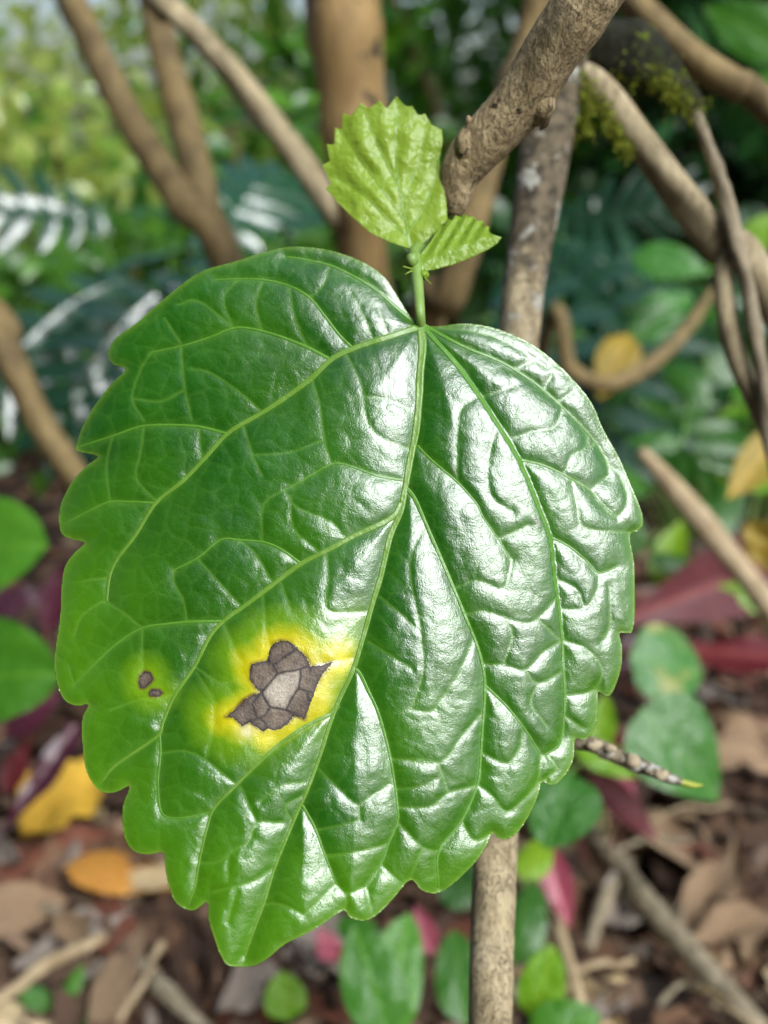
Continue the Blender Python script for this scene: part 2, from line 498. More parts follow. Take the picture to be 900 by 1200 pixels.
outline = catmull(OUT, 4, True)
outline = np.vstack([outline, outline[0]])
STEP = 1.6
gx = np.arange(58, 764, STEP); gy = np.arange(282, 1142, STEP)
X, Y = np.meshgrid(gx, gy)
INS = inside(X, Y, outline[:-1])
majc = {k_: catmull(v[2], 5) for k_, v in MAJ.items()}
minc = [catmull(m_, 4) if len(m_) > 2 else np.asarray(m_, float) for m_ in MIN]
DM = {k_: dist_poly(X, Y, c) for k_, c in majc.items()}
BIG = ['mid', 'L1', 'L4', 'L5', 'R1', 'R2', 'R3', 'R4', 'L2', 'R5']
d_big = np.min([DM[k_] for k_ in BIG], axis=0)
d_maj = np.min([DM[k_] for k_ in DM], axis=0)
d_min = np.full(X.shape, 200.0)
for c in minc: d_min = np.minimum(d_min, dist_poly(X, Y, c, 60))
d_all = np.minimum(d_maj, d_min)
d_edge = dist_poly(X, Y, outline)
midline = majc['mid']
xm = np.interp(Y, midline[:, 1], midline[:, 0])
sx = X - xm                              # signed px from the midrib


def side(c):
    """signed distance sign: +1 right of the line looking down the picture"""
    return X - np.interp(Y, c[:, 1], c[:, 0])


def soft(d, e): return np.sqrt(d * d + e * e) - e


def cell_net(size, seed, warp):
    """distance to the walls of an irregular cell net (fine veins), px"""
    rg_ = np.random.default_rng(seed)
    wx = X + warp * noise2(X.shape, 9, seed + 1); wy = Y + warp * noise2(X.shape, 9, seed + 2)
    n_ = int(1400 / size) + 8
    JX, JY = rg_.uniform(.08, .92, (n_, n_)), rg_.uniform(.08, .92, (n_, n_))
    ci, cj = np.floor(wx / size).astype(int), np.floor(wy / size).astype(int)
    f1 = np.full(X.shape, 1e9); f2 = np.full(X.shape, 1e9)
    for di in (-2, -1, 0, 1, 2):
        for dj in (-2, -1, 0, 1, 2):
            i_, j_ = np.clip(ci + di, 0, n_ - 1), np.clip(cj + dj, 0, n_ - 1)
            d_ = np.hypot(wx - (i_ + JX[j_, i_]) * size, wy - (j_ + JY[j_, i_]) * size)
            f2 = np.minimum(f2, np.maximum(f1, d_)); f1 = np.minimum(f1, d_)
    return (f2 - f1) / 2


net1 = np.minimum(cell_net(27, 41, 4), d_all)
net2 = np.minimum(cell_net(12, 51, 3), net1)
# height towards the viewer, in photo pixels (1 px = 1/6 mm)
Hh = np.zeros_like(X)
yy = (Y - 640) / 420.0; xx = (X - 450) / 300.0
Hh += 94 * yy - 4 * yy * yy                                   # base leans away, tip towards viewer then nods
Hh += np.where(sx > 0, -44 * (np.abs(sx) / 260) ** 1.4, -46 * (np.abs(sx) / 330) ** 1.7)
Hh += 11 * (1 - np.exp(-soft(np.abs(sx), 5) / 44))               # gutter along the midrib
Hh += 5.5 * (1 - np.exp(-soft(d_big, 4) / 34))
Hh += 2.2 * (1 - np.exp(-soft(d_maj, 3) / 15))
Hh += (1.2 + .9 * np.clip((X - 480) / 160, 0, 1) + .5 * np.clip((Y - 800) / 150, 0, 1)) * (1 - np.exp(-soft(d_all, 1.5) / 5.5))
Hh += .30 * (1 - np.exp(-soft(net1, .8) / 2.6)) + .13 * (1 - np.exp(-soft(net2, .8) / 2.0))
s1 = side(majc['R1'])
Hh += np.where((s1 < 0) & (Y > 400) & (Y < 760), 9 * np.exp(-np.abs(s1) / 34) * np.clip((Y - 400) / 80, 0, 1) * np.clip((760 - Y) / 120, 0, 1), 0)
Hh += 2.6 * noise2(X.shape, 37, 3) + .6 * noise2(X.shape, 15, 4) + .28 * noise2(X.shape, 6.0, 5) + .13 * noise2(X.shape, 2.4, 6)
Hh -= 7 * np.exp(-d_edge / 14)
Hh = gblur(Hh, .75)
D0 = 0.200
MM = D0 / FPX
DEP = D0 - Hh * MM


def samp(A, x, y):
    fx = np.clip((np.asarray(x) - gx[0]) / STEP, 0, len(gx) - 1.001); fy = np.clip((np.asarray(y) - gy[0]) / STEP, 0, len(gy) - 1.001)
    i = fx.astype(int); j = fy.astype(int); u = fx - i; v = fy - j
    return A[j, i] * (1 - u) * (1 - v) + A[j, i + 1] * u * (1 - v) + A[j + 1, i] * (1 - u) * v + A[j + 1, i + 1] * u * v


def patch(name, X, Y, INS, outl, dep, mat, attrs, parent, solid=None):
    """sheet of quads inside an outline, rim snapped to it"""
    ny, nx = X.shape
    q = INS[:-1, :-1] | INS[1:, :-1] | INS[:-1, 1:] | INS[1:, 1:]
    jj, ii = np.nonzero(q)
    idx = lambda j, i: j * nx + i
    F = np.stack([idx(jj, ii), idx(jj + 1, ii), idx(jj + 1, ii + 1), idx(jj, ii + 1)], 1)
    used = np.unique(F)
    remap = np.full(nx * ny, -1); remap[used] = np.arange(len(used))
    F = remap[F]
    x = X.ravel()[used].copy(); y = Y.ravel()[used].copy()
    outm = ~INS.ravel()[used]
    qx, qy = nearest_on(x[outm], y[outm], outl)
    x[outm] = qx; y[outm] = qy
    V = PN(x, y, dep(x, y))
    at = {k_: v.ravel()[used] for k_, v in attrs.items()}
    o = obj(name, mesh_np(name, V, F, mat, True, at), parent)
    if solid:
        md = o.modifiers.new('thickness', 'SOLIDIFY'); md.thickness = solid; md.offset = -1
    return o


def vein_strip(name, c, w0, w1, mat, parent, dep, lift=.42, embed=.6, n=9):
    """low half-round rib that rides on the blade"""
    c = np.asarray(c, float)
    seg = np.r_[0, np.cumsum(np.hypot(*np.diff(c, axis=0).T))]
    m = max(8, int(seg[-1] / 2.2)); t = np.linspace(0, seg[-1], m)
    x = np.interp(t, seg, c[:, 0]); y = np.interp(t, seg, c[:, 1])
    ker = np.ones(5) / 5
    xs = np.convolve(np.pad(x, 2, mode='reflect', reflect_type='odd'), ker, 'valid'); ys = np.convolve(np.pad(y, 2, mode='reflect', reflect_type='odd'), ker, 'valid')
    tx, ty = np.gradient(xs), np.gradient(ys); L = np.hypot(tx, ty); nx_, ny_ = -ty / L, tx / L
    w = (w0 + (w1 - w0) * (t / t[-1]) ** .8) / 2
    w = w * (1 + .04 * np.sin(t * .13 + w0) + .02 * np.sin(t * .41))
    s = np.linspace(-1, 1, n)
    XX = xs[:, None] + nx_[:, None] * w[:, None] * s; YY = ys[:, None] + ny_[:, None] * w[:, None] * s
    base = dep(XX, YY)
    dc = dep(xs, ys)[:, None]
    up = (np.sqrt(np.clip(1 - s * s, 0, 1)) * w[:, None] * lift * 1.7 - embed * (np.abs(s) > .99)) * MM
    V = PN(XX, YY, .5 * base + .5 * np.minimum(base, dc + 0 * base) - up)
    ny2 = n
    j, i = np.meshgrid(np.arange(m - 1), np.arange(n - 1), indexing='ij')
    a = (j * n + i).ravel(); b = a + 1; cc = a + n + 1; dd = a + n
    F = np.stack([a, b, cc, dd], 1)
    # make faces look at the viewer
    p0, p1, p3 = V.reshape(-1, 3)[F[0, 0]], V.reshape(-1, 3)[F[0, 1]], V.reshape(-1, 3)[F[0, 3]]
    if np.dot(np.cross(p1 - p0, p3 - p0), np.array(FWD)) > 0: F = F[:, ::-1]
    return obj(name, mesh_np(name, V.reshape(-1, 3), F, mat), parent)


# spot tissue
SP = [(110,540),(160,500),(210,450),(250,425),(298,412),(262,382),(235,340),(238,300),(245,265),(330,240),(340,190),(360,155),(400,138),(450,145),(490,180),(530,220),(552,255),(548,275),
      (630,265),(680,250),(640,290),(610,330),(590,380),(578,415),(562,460),(545,500),(527,552),(480,532),(465,540),(440,575),(400,605),(360,610),(335,602),(310,620),(270,590),(235,570),(200,590),(180,570),(150,545)]
SP = [(240 + x / 4.5, 720 + y / 4.5) for x, y in SP]
CELLS = [[(335,240),(360,270),(385,312),(430,300),(480,295),(530,280),(552,262)],[(385,312),(345,358),(300,410)],[(505,292),(505,330),(495,390),(460,440),(430,503)],
         [(495,392),(540,405),(578,412)],[(300,412),(320,452),(345,490),(390,496),(430,505),(480,530)],[(345,490),(320,530),(290,546),(240,560),(200,590)],[(292,546),(320,575),(335,602)],
         [(360,270),(420,225),(490,180)],[(540,405),(545,450),(562,460)],[(255,480),(270,520)],[(275,545),(250,470),(300,412)]]
CELLS = [[(240 + x / 4.5, 720 + y / 4.5) for x, y in c] for c in CELLS]
PALE = [(240 + x / 4.5, 720 + y / 4.5) for x, y in [(385,315),(430,302),(498,292),(503,330),(493,388),(458,438),(428,498),(390,493),(347,487),(322,450),(306,412),(347,360)]]
SPL = np.array(SP + [SP[0]])
d_sp = dist_poly(X, Y, SPL); in_sp = inside(X, Y, SP); d_sp = np.where(in_sp, 0, d_sp)
nA, nB = noise2(X.shape, 6, 21), noise2(X.shape, 15, 22)
l5 = majc['L5']; yl5 = np.interp(X, l5[::-1, 0], l5[::-1, 1])
ok = 1 / (1 + np.exp((sx + 4) / 2.0)) / (1 + np.exp((Y - yl5 - 1) / 2.5))
dd_ = d_sp + 3.0 * nA + 3.0 * nB
dd_ = dd_ * (1 - .35 * np.clip((X - 360) / 60, 0, 1))
yellow = np.clip(1.35 - dd_ / 19, 0, 1) * ok
halo = np.clip(1.25 - dd_ / 46, 0, 1) * (.35 + .65 * ok) * (sx < 0)
S2 = [(385,900),(390,870),(410,850),(435,855),(450,885),(435,905),(410,925),(392,925)]; S2 = [(60 + x / 3.75, 560 + y / 3.75) for x, y in S2]
S3 = [(430,945),(440,930),(475,930),(490,945),(470,960),(435,960)]; S3 = [(60 + x / 3.75, 560 + y / 3.75) for x, y in S3]
d_s2 = np.minimum(dist_poly(X, Y, S2 + S2[:1]), dist_poly(X, Y, S3 + S3[:1]))
halo = np.maximum(halo, .85 * np.clip(1.1 - (d_s2 + 2 * nB) / 24, 0, 1))
pale = np.exp(-(((X - 289) / 9) ** 2 + ((Y - 857) / 8) ** 2)) * .9
lime = np.clip((Y - 480) / 520, 0, 1) * .42 + .75 * np.clip((210 - X) / 150, 0, 1) * np.clip((Y - 520) / 180, 0, 1) + .5 * np.exp(-d_edge / 22) * np.clip((Y - 480) / 200, 0, 1) \
    + .6 * np.clip((Y - 960) / 120, 0, 1) + .1 * nB
lime = np.clip(lime - .35 * np.exp(-((sx - 45) / 40) ** 2) * (Y > 560) * (Y < 1000), 0, 1)
attrs = dict(lime=lime, vein=np.clip(.16 * np.exp(-(net1 / 1.3) ** 2) + .45 * np.exp(-(d_min / 1.7) ** 2) + .3 * np.exp(-(d_maj / 4.5) ** 2), 0, 1), yellow=yellow, halo=halo, scorch=np.clip(.95 * np.exp(-(d_sp / 2.6) ** 2) * (d_sp > 0) * (.55 + .5 * nA), 0, 1) + np.clip(.9 * np.exp(-(d_s2 / 2.0) ** 2), 0, 1), pale=pale,
             edge=np.exp(-(d_edge / 3.0)), fleck=np.clip((Y - 1000) / 60, 0, 1) + .35)

base_shoot = P(489, 312, .216)
# the woody branch runs out of the frame to the upper right and down to the ground there
shoot = empty('hibiscus_shoot', (0.52, 0.42, 0.0))
tag(shoot, 'bent woody branch with large glossy spotted green leaf and pale lime young leaves', 'leaf shoot')
leafdep = lambda x, y: samp(DEP, x, y)
blade = patch('leaf', X, Y, INS, outline, leafdep, HERO, attrs, shoot, .00028)
blade['label'] = 'large glossy dark green leaf blade with scalloped edge and quilted veins'
for k_, c in majc.items():
    w0, w1, _ = MAJ[k_]
    nm = 'midrib' if k_ == 'mid' else 'lateral_vein'
    vein_strip(nm, c, w0, w1, VEIN if k_ in ('mid', 'L1', 'L4', 'L5') else VEIN2, blade, leafdep, lift=.30 if k_ in BIG else .26)


def spot(poly, cells, pale_poly, label):
    poly = [tuple(p) for p in poly]
    # ragged rim
    L = np.array(poly + [poly[0]]); seg = np.r_[0, np.cumsum(np.hypot(*np.diff(L, axis=0).T))]
    t = np.arange(0, seg[-1], 1.1)
    r = np.random.default_rng(5)
    x = np.interp(t, seg, L[:, 0]) + r.normal(0, .45, len(t)); y = np.interp(t, seg, L[:, 1]) + r.normal(0, .45, len(t))
    pl = np.stack([x, y], 1); plc = np.vstack([pl, pl[0]])
    x0, x1, y0, y1 = x.min() - 2, x.max() + 2, y.min() - 2, y.max() + 2
    Xs, Ys = np.meshgrid(np.arange(x0, x1, .9), np.arange(y0, y1, .9))
    In = inside(Xs, Ys, pl)
    de = dist_poly(Xs, Ys, plc)
    dc = np.full(Xs.shape, 99.0)
    for c in cells: dc = np.minimum(dc, dist_poly(Xs, Ys, c))
    nz = noise2(Xs.shape, 2.5, 8)
    dark = np.clip(.95 * np.exp(-(de / 1.9)) + .85 * np.exp(-(dc / 1.3) ** 2) + .3 * np.exp(-dc / 5) + .35 * np.exp(-de / 6) + .1 * nz, 0, 1)
    cream = np.zeros_like(Xs)
    if pale_poly is not None:
        ip = inside(Xs, Ys, pale_poly); dp = dist_poly(Xs, Ys, pale_poly + pale_poly[:1])
        cream = np.clip(np.where(ip, .55 + dp / 6, .35 - dp / 20), 0, 1) * (1 - .3 * dark)
    bulge = .35 * (1 - np.exp(-dc / 3))
    dep = lambda xq, yq: leafdep(xq, yq) - .00006
    return patch('brown_spot', Xs, Ys, In, plc, dep, SPOT, dict(dark=dark, cream=cream), blade)


o = spot(SP, CELLS, PALE, '')
o['label'] = 'large dead brown patch with pale centre and dark seams'
spot(S2, [], None, ''); spot(S3, [], None, '')


# ------------------------------------------------------------------ tubes
def tube(name, pts, mat, parent=None, nseg=14, sub=8, rough=.05, seed=0, nodes=0, cap=True, fine=0.0):
    """pts: list of (Vector, radius). smooth path, radius with bumps and swollen nodes"""
    Q = np.array([[*p, r] for p, r in pts], float)
    C = catmull(Q, sub)
    c, r = C[:, :3], np.maximum(C[:, 3], 1e-4)
    n = len(c)
    rg = np.random.default_rng(seed + 1)
    T = np.gradient(c, axis=0); T /= np.linalg.norm(T, axis=1)[:, None]
    up = np.array([0.3, -.8, .5]); Nn = np.cross(T[0], up); Nn /= np.linalg.norm(Nn)
    NS = []
    for i in range(n):
        Nn = Nn - T[i] * np.dot(Nn, T[i]); Nn /= np.linalg.norm(Nn); NS.append(Nn)
    NS = np.array(NS); B = np.cross(T, NS)
    s = np.r_[0, np.cumsum(np.linalg.norm(np.diff(c, axis=0), axis=1))]
    sw = np.zeros(n)
    for q in range(nodes):
        p = rg.uniform(0, s[-1]); sw += .16 * np.exp(-((s - p) / (r.mean() * .8)) ** 2)
    ang = np.linspace(0, 2 * math.pi, nseg, endpoint=False)
    lump = sum(rg.normal(0, rough / (f ** .7)) * np.sin(f * s[:, None] / (r.mean() * 5) + m * ang[None] + rg.uniform(0, 6)) for f in (1, 2, 3, 5) for m in (1, 2, 3))
    R = r[:, None] * (1 + sw[:, None] + lump)
    if fine: R = R + fine * gblur(rg.standard_normal(R.shape), 1.0)
    V = c[:, None] + R[..., None] * (np.cos(ang)[None, :, None] * NS[:, None] + np.sin(ang)[None, :, None] * B[:, None])
    V = V.reshape(-1, 3)
    j, i = np.meshgrid(np.arange(n - 1), np.arange(nseg), indexing='ij')
    a = (j * nseg + i).ravel(); b = (j * nseg + (i + 1) % nseg).ravel()
    F = np.stack([a, b, b + nseg, a + nseg], 1)
    # close ends with a point each
    V = np.vstack([V, c[0] - T[0] * r[0] * .35, c[-1] + T[-1] * r[-1] * .35])
    k0, k1 = len(V) - 2, len(V) - 1
    i = np.arange(nseg)
    F = np.vstack([F, np.stack([(i + 1) % nseg, i, np.full(nseg, k0), np.full(nseg, k0)], 1)])
    e0 = (n - 1) * nseg
    F = np.vstack([F, np.stack([e0 + i, e0 + (i + 1) % nseg, np.full(nseg, k1), np.full(nseg, k1)], 1)])
    fl = [tuple(f[:3]) if f[2] == f[3] else tuple(f) for f in F.tolist()]
    return obj(name, mesh_np(name, V, fl, mat), parent)


def pt(px, py, d, w):
    return (P(px, py, d), w / 2 * d / FPX)


def lump(name, center, r, mat, parent, squash=(1, 1, 1), seed=0, M=None, rough=.12):
    """small knobbly body: a distorted low sphere"""
    rg = np.random.default_rng(seed)
    nu, nv = 10, 7
    V, F = [], []
    ph = rg.uniform(0, 6, 4)
    for j in range(nv + 1):
        th = math.pi * j / nv
        for i in range(nu):
            a_ = 2 * math.pi * i / nu
            q = 1 + rough * (math.sin(2 * a_ + ph[0]) * math.sin(th * 2 + ph[1]) + .6 * math.sin(3 * a_ + ph[2] + th * 3))
            V.append((r * q * math.sin(th) * math.cos(a_) * squash[0], r * q * math.sin(th) * math.sin(a_) * squash[1], r * q * math.cos(th) * squash[2]))
    for j in range(nv):
        for i in range(nu):
            F.append((j * nu + i, (j + 1) * nu + i, (j + 1) * nu + (i + 1) % nu, j * nu + (i + 1) % nu))
    V = np.array(V)
    if M is not None: V = V @ np.array(M.to_3x3()).T
    return obj(name, mesh_np(name, V + np.array(center), F, mat), parent)


BARK_TAN = bark_mat('bark_tan', (.20, .15, .075), (.44, .35, .20), (.035, .022, .012), 190, .55, .8, 1.0, .0014, (.045, .03, .018), 240, .62)
BARK_PALE = bark_mat('bark_pale', (.19, .155, .085), (.44, .37, .23), (.12, .085, .05), 150, .3, .7, .7, .0009)
BARK_BROWN = bark_mat('bark_brown', (.11, .079, .034), (.25, .183, .078), (.09, .055, .03), 60, .4, .7, .6, .0012)
BARK_OCHRE = bark_mat('bark_ochre', (.17, .105, .035), (.33, .225, .095), (.16, .10, .045), 45, .3, .7, .5, .0012, (.03, .025, .015), 55, .60)
BARK_LICHEN = bark_mat('bark_lichen', (.07, .055, .03), (.27, .225, .15), (.04, .03, .02), 160, .8, .85, 1.0, .002, (.45, .45, .40), 150, .56)
BARK_STEM = bark_mat('bark_stem', (.24, .19, .105), (.46, .385, .245), (.09, .065, .035), 230, .22, .8, 1.0, .0016, (.46, .40, .27), 330, .64, (.478, .492))
BARK_DARK = bark_mat('bark_mossy', (.008, .009, .006), (.026, .026, .016), (.05, .07, .012), 80, .7, 1.0, .9, .0016, (.09, .13, .012), 110, .60)
TWIG_GREY = bark_mat('twig_grey', (.15, .125, .08), (.33, .28, .19), (.12, .09, .06), 120, .3, .8, .6, .0008)
STICK_TAN = bark_mat('stick_tan', (.30, .22, .12), (.48, .38, .24), (.18, .13, .07), 80, .3, .8, .5, .0008)

# the shoot's own branch, petiole, young leaves
br = tube('branch', [pt(527, 247, .236, 26), pt(533, 236, .235, 36), pt(540, 205, .233, 47), pt(556, 180, .231, 54), pt(588, 146, .227, 57), pt(618, 110, .223, 60), pt(645, 62, .218, 62), pt(672, 22, .214, 70), pt(694, -8, .211, 66),
                     pt(745, -70, .205, 66), (Vector((.16, .14, .72)), .007), (Vector((.36, .22, .76)), .008), (Vector((.50, .34, .5)), .009), (Vector((.52, .42, -.02)), .011)],
          BARK_TAN, shoot, 44, 22, .028, 3, 0, fine=.00012)
br['label'] = 'bent tan woody branch with cracked bark and knots'
lump('knot', P(634, 122, .2222), .0034, BARK_TAN, br, (1.0, .9, 1.25), 2, None, .2)
lump('knot', P(685, 10, .2115), .0050, BARK_TAN, br, (1.15, .7, .9), 4, None, .15)
lump('knot', P(547, 172, .2278), .0026, BARK_TAN, br, (1, .9, 1.5), 6, None, .2)
lump('bud', P(549, 141, .2265), .0007, STICK_TAN, br, (1, 1, 1.4), 7)
# green shoot between branch tip and petiole
tube('petiole', [pt(493, 383, float(leafdep(np.array(493.), np.array(383.))) + .0006, 12), pt(492, 366, .2095, 12), pt(490, 340, .2125, 13), pt(488, 318, .2155, 14), pt(487, 300, .218, 13)], PETI, blade, 14, 8, .02, 4)
tube('stalk', [pt(487, 322, .2165, 12), pt(486, 306, .219, 16), pt(489, 292, .229, 13), pt(508, 266, .238, 14), pt(531, 240, .2385, 22)], PETI, shoot, 14, 8, .03, 5)
lump('bud', P(497, 322, .2145), .0012, YOUNG, shoot, (1, 1, .8), 5)
lump('bud', P(483, 305, .2150), .0013, PETI, shoot, (1, 1, 1.2), 6)
for q, (ex, ey) in enumerate([(472, 312), (474, 322), (505, 333)]):
    tube('stipule', [pt(487 if ex < 490 else 498, 316, .2155, 2.6), pt((487 + ex) / 2, 316 + (ey - 316) * .4, .214, 2.2), pt(ex, ey, .2135, 1.0)], YOUNG, shoot, 6, 4, .02, q)

YO = [(455,718),(370,692),(280,650),(200,580),(130,510),(82,455),(104,432),(66,350),(98,335),(84,258),(118,262),(122,185),(152,200),(155,122),(192,135),(238,76),(268,104),(318,68),(350,104),(392,48),(432,92),(462,92),(488,134),(518,124),
      (545,172),(592,196),(596,250),(580,330),(590,420),(610,500),(616,590),(560,650),(500,705)]
YO = [(360 + x / 3.75, 100 + y / 3.75) for x, y in YO]
yo = np.array(YO + [YO[0]])
Xy, Yy = np.meshgrid(np.arange(374, 530, 1.6), np.arange(108, 300, 1.6))
yveins = [[(481, 291), (476, 265), (470, 235), (465, 200), (463, 160), (463, 118)], [(478, 278), (455, 258), (430, 232), (405, 214), (386, 205)], [(474, 258), (450, 225), (428, 195), (408, 165), (396, 150)],
          [(469, 222), (452, 190), (438, 160), (428, 130)], [(478, 272), (495, 245), (508, 215), (515, 180)], [(470, 235), (485, 205), (495, 170), (500, 145)]]
yv = [catmull(v, 5) for v in yveins]
dy = np.min([dist_poly(Xy, Yy, v) for v in yv], axis=0)
YH = 5 * (1 - np.exp(-soft(dy, 2) / 9)) + 1.6 * noise2(Xy.shape, 5, 31) + 2.2 * noise2(Xy.shape, 9, 32) + 8 * ((Yy - 200) / 100) - 14 * ((Xy - 468) / 75) ** 2
YH = gblur(YH, .8)


def ydep(x, y):
    fx = np.clip((np.asarray(x) - 374) / 1.6, 0, Xy.shape[1] - 1.001); fy = np.clip((np.asarray(y) - 108) / 1.6, 0, Xy.shape[0] - 1.001)
    i = fx.astype(int); j = fy.astype(int); u = fx - i; v = fy - j
    A = YH
    return .2315 - MM * (A[j, i] * (1 - u) * (1 - v) + A[j, i + 1] * u * (1 - v) + A[j + 1, i] * (1 - u) * v + A[j + 1, i + 1] * u * v)


yl = patch('young_leaf', Xy, Yy, inside(Xy, Yy, YO), yo, ydep, YOUNG, {}, shoot, .0002)
yl['label'] = 'upright pale lime young leaf with sharp toothed edge'
for q, v in enumerate(yv):
    vein_strip('midrib' if q == 0 else 'lateral_vein', v, 4 if q == 0 else 2.6, 1.2, YVEIN, yl, ydep, .2)
FO = [(489,310),(492,299),(504,284),(515,267),(520,264),(525,256),(529,259),(534,252),(539,255),(544,250),(549,255),(555,253),(559,259),(566,258),(567,264),(574,266),(572,271),(578,275),(588,278),(582,286),(573,292),(552,302),(531,310),(509,316),(494,318)]
fo = np.array(FO + [FO[0]])
Xf, Yf = np.meshgrid(np.arange(484, 594, 1.5), np.arange(244, 324, 1.5))
fbase = 316 - (Xf - 490) * .40


def fdep(x, y):
    x = np.asarray(x, float); y = np.asarray(y, float)
    hgt = np.clip((316 - (x - 490) * .40 - y), -6, 60)
    return .2185 + MM * (.9 * hgt + .08 * (x - 490) + 2.6 * np.sin((x + .6 * y) * .42) * np.clip(hgt / 22, 0, 1) + np.where(hgt < 7, (7 - hgt) * .8, 0))


fl = patch('young_leaf', Xf, Yf, inside(Xf, Yf, FO), fo, fdep, YOUNG, {}, shoot, .0002)
fl['label'] = 'small folded lime young leaf with crimped toothed edge'

# ------------------------------------------------------------------ ground
GN = 150
ax = np.linspace(-1, 1, GN)
axx = np.sign(ax) * (np.abs(ax) ** 3.2) * 60
GX, GY = np.meshgrid(axx, axx + .8)
r0 = np.hypot(GX, GY - .8)
GZ = (.012 * np.sin(GX * 9 + 1.3 * np.sin(GY * 7)) + .010 * np.sin(GY * 13 + 2 * np.sin(GX * 5)) + .006 * np.random.default_rng(2).standard_normal(GX.shape)) * np.exp(-(r0 / 6) ** 2) - .012
j, i = np.meshgrid(np.arange(GN - 1), np.arange(GN - 1), indexing='ij')
a_ = (j * GN + i).ravel()
ground = obj('ground', mesh_np('ground', np.stack([GX, GY, GZ], -1).reshape(-1, 3), np.stack([a_, a_ + 1, a_ + GN + 1, a_ + GN], 1), SOIL))
tag(ground, kind='structure')


def gz(x, y):
    return .012 * math.sin(x * 9 + 1.3 * math.sin(y * 7)) + .010 * math.sin(y * 13 + 2 * math.sin(x * 5)) - .012


# ------------------------------------------------------------------ stems of the thicket
def stem(name, label, mat, pts, nodes=3, seg=16, rough=.04, seed=0, group=None, cat='stem', root=None):
    if name == 'sapling':
        root = empty(name, pts[-1][0]); tag(root, label, cat, group)
        tube('trunk', pts, mat, root, seg, 8, rough, seed, nodes)
        return root
    o = tube(name, pts, mat, root, seg, 8, rough, seed, nodes)
    if root is None: tag(o, label, cat, group)
    return o


sA = stem('sapling', 'straight brown stem forking near the dark lobed leaves, the thicker of the pair', BARK_BROWN,
     [(Vector((-.36, .80, 1.05)), .008), pt(60, -50, .74, 30), pt(90, 10, .73, 33), pt(150, 135, .72, 36), pt(215, 240, .70, 40), pt(265, 310, .70, 42), (Vector((-.05, .72, .22)), .013), (Vector((-.02, .73, -.02)), .015)], 4, seed=1)
tube('fork', [(Vector((-.22, .80, 1.0)), .007), pt(170, -40, .76, 34), pt(185, 30, .75, 35), pt(213, 130, .74, 37), pt(236, 230, .72, 38), pt(256, 292, .705, 34)], BARK_BROWN, sA, 14, 8, .04, 2, 3)
stem('sapling', 'slim pale greyish stem slanting behind the ochre trunk', BARK_PALE,
     [(Vector((-.30, .50, .85)), .004), pt(150, -40, .56, 24), pt(190, 0, .55, 27), pt(270, 82, .56, 30), pt(338, 170, .57, 31), pt(392, 250, .58, 31), pt(450, 370, .64, 30), (Vector((.06, .70, -.02)), .010)], 5, seed=3)
stem('sapling', 'upright ochre trunk with black flecks behind the pale young leaf', BARK_OCHRE,
     [(Vector((-.01, .50, 1.05)), .016), pt(402, -60, .56, 88), pt(407, 30, .56, 86), pt(415, 130, .57, 76), pt(422, 240, .58, 64), pt(427, 330, .60, 62), (Vector((0.0, .63, .2)), .017), (Vector((0.01, .64, -.02)), .020)], 4, seed=4, cat='trunk')
stem('sapling', 'dim brown stem standing behind the folded young leaf', BARK_BROWN,
     [(Vector((.16, .5, 1.0)), .006), pt(640, -40, .55, 34), pt(602, 90, .54, 34), pt(570, 205, .53, 36), pt(528, 345, .54, 38), pt(500, 430, .58, 38), (Vector((.045, .60, -.02)), .012)], 3, seed=5)
stem('sapling', 'leaning brown stem in the dark gap beside the round green leaves', BARK_BROWN,
     [(Vector((-.42, .52, .62)), .008), pt(-40, 340, .66, 34), pt(5, 410, .66, 36), pt(45, 490, .67, 36), pt(92, 565, .68, 36), pt(170, 680, .74, 34), (Vector((-.14, .80, -.02)), .014)], 3, seed=6)
stem('sapling', 'thick brown branch slanting above the mossy branch', BARK_BROWN,
     [pt(640, -110, .50, 30), pt(735, -5, .46, 34), pt(805, 62, .45, 38), pt(862, 100, .45, 36), pt(915, 140, .45, 36), (Vector((.30, .40, .40)), .009), (Vector((.36, .48, -.02)), .011)], 3, seed=7, cat='branch')
stem('stick', 'pale bare stick leaning over the dark red leaves', STICK_TAN,
     [pt(752, 530, .72, 16), pt(792, 575, .70, 24), pt(850, 645, .68, 27), pt(905, 718, .66, 28), pt(960, 800, .66, 28), (Vector((.34, .46, -.02)), .009)], 2, seed=8, cat='stick')
stem('vine', 'brown vine curving in a loop below the yellow leaf', BARK_BROWN,
     [(Vector((.10, .92, -.02)), .008), pt(640, 395, .80, 16), pt(668, 432, .78, 19), pt(705, 450, .77, 20), pt(745, 438, .77, 19), pt(785, 408, .78, 17), pt(815, 372, .80, 14), pt(835, 340, .84, 10)], 2, seed=9, cat='vine')

# lichen stem with its own branches, moss and bud twig
lich = empty('lichen_stem', (.03, .2, 0))
tag(lich, 'grey lichen-spotted stem behind the big leaf carrying mossy side branches and a budding twig', 'stem')
m_ = tube('stem', [pt(668, 40, .325, 46), pt(655, 95, .322, 58), pt(640, 165, .318, 61), pt(627, 245, .312, 56), pt(614, 330, .307, 50), pt(606, 420, .30, 49), pt(597, 560, .285, 50), pt(588, 760, .268, 51), pt(580, 990, .257, 52), pt(576, 1100, .253, 52), pt(574, 1230, .251, 52),
              (Vector((.03, .175, .15)), .0062), (Vector((.03, .19, -.02)), .008)], BARK_STEM, lich, 26, 14, .02, 11, 0, fine=.00018)
tube('branch', [pt(660, 80, .322, 34), pt(700, 100, .325, 36), pt(745, 160, .33, 37), pt(792, 222, .335, 40), pt(845, 285, .34, 41), pt(905, 350, .345, 40), (Vector((.22, .34, .32)), .008)], BARK_PALE, lich, 18, 10, .05, 13, 4)
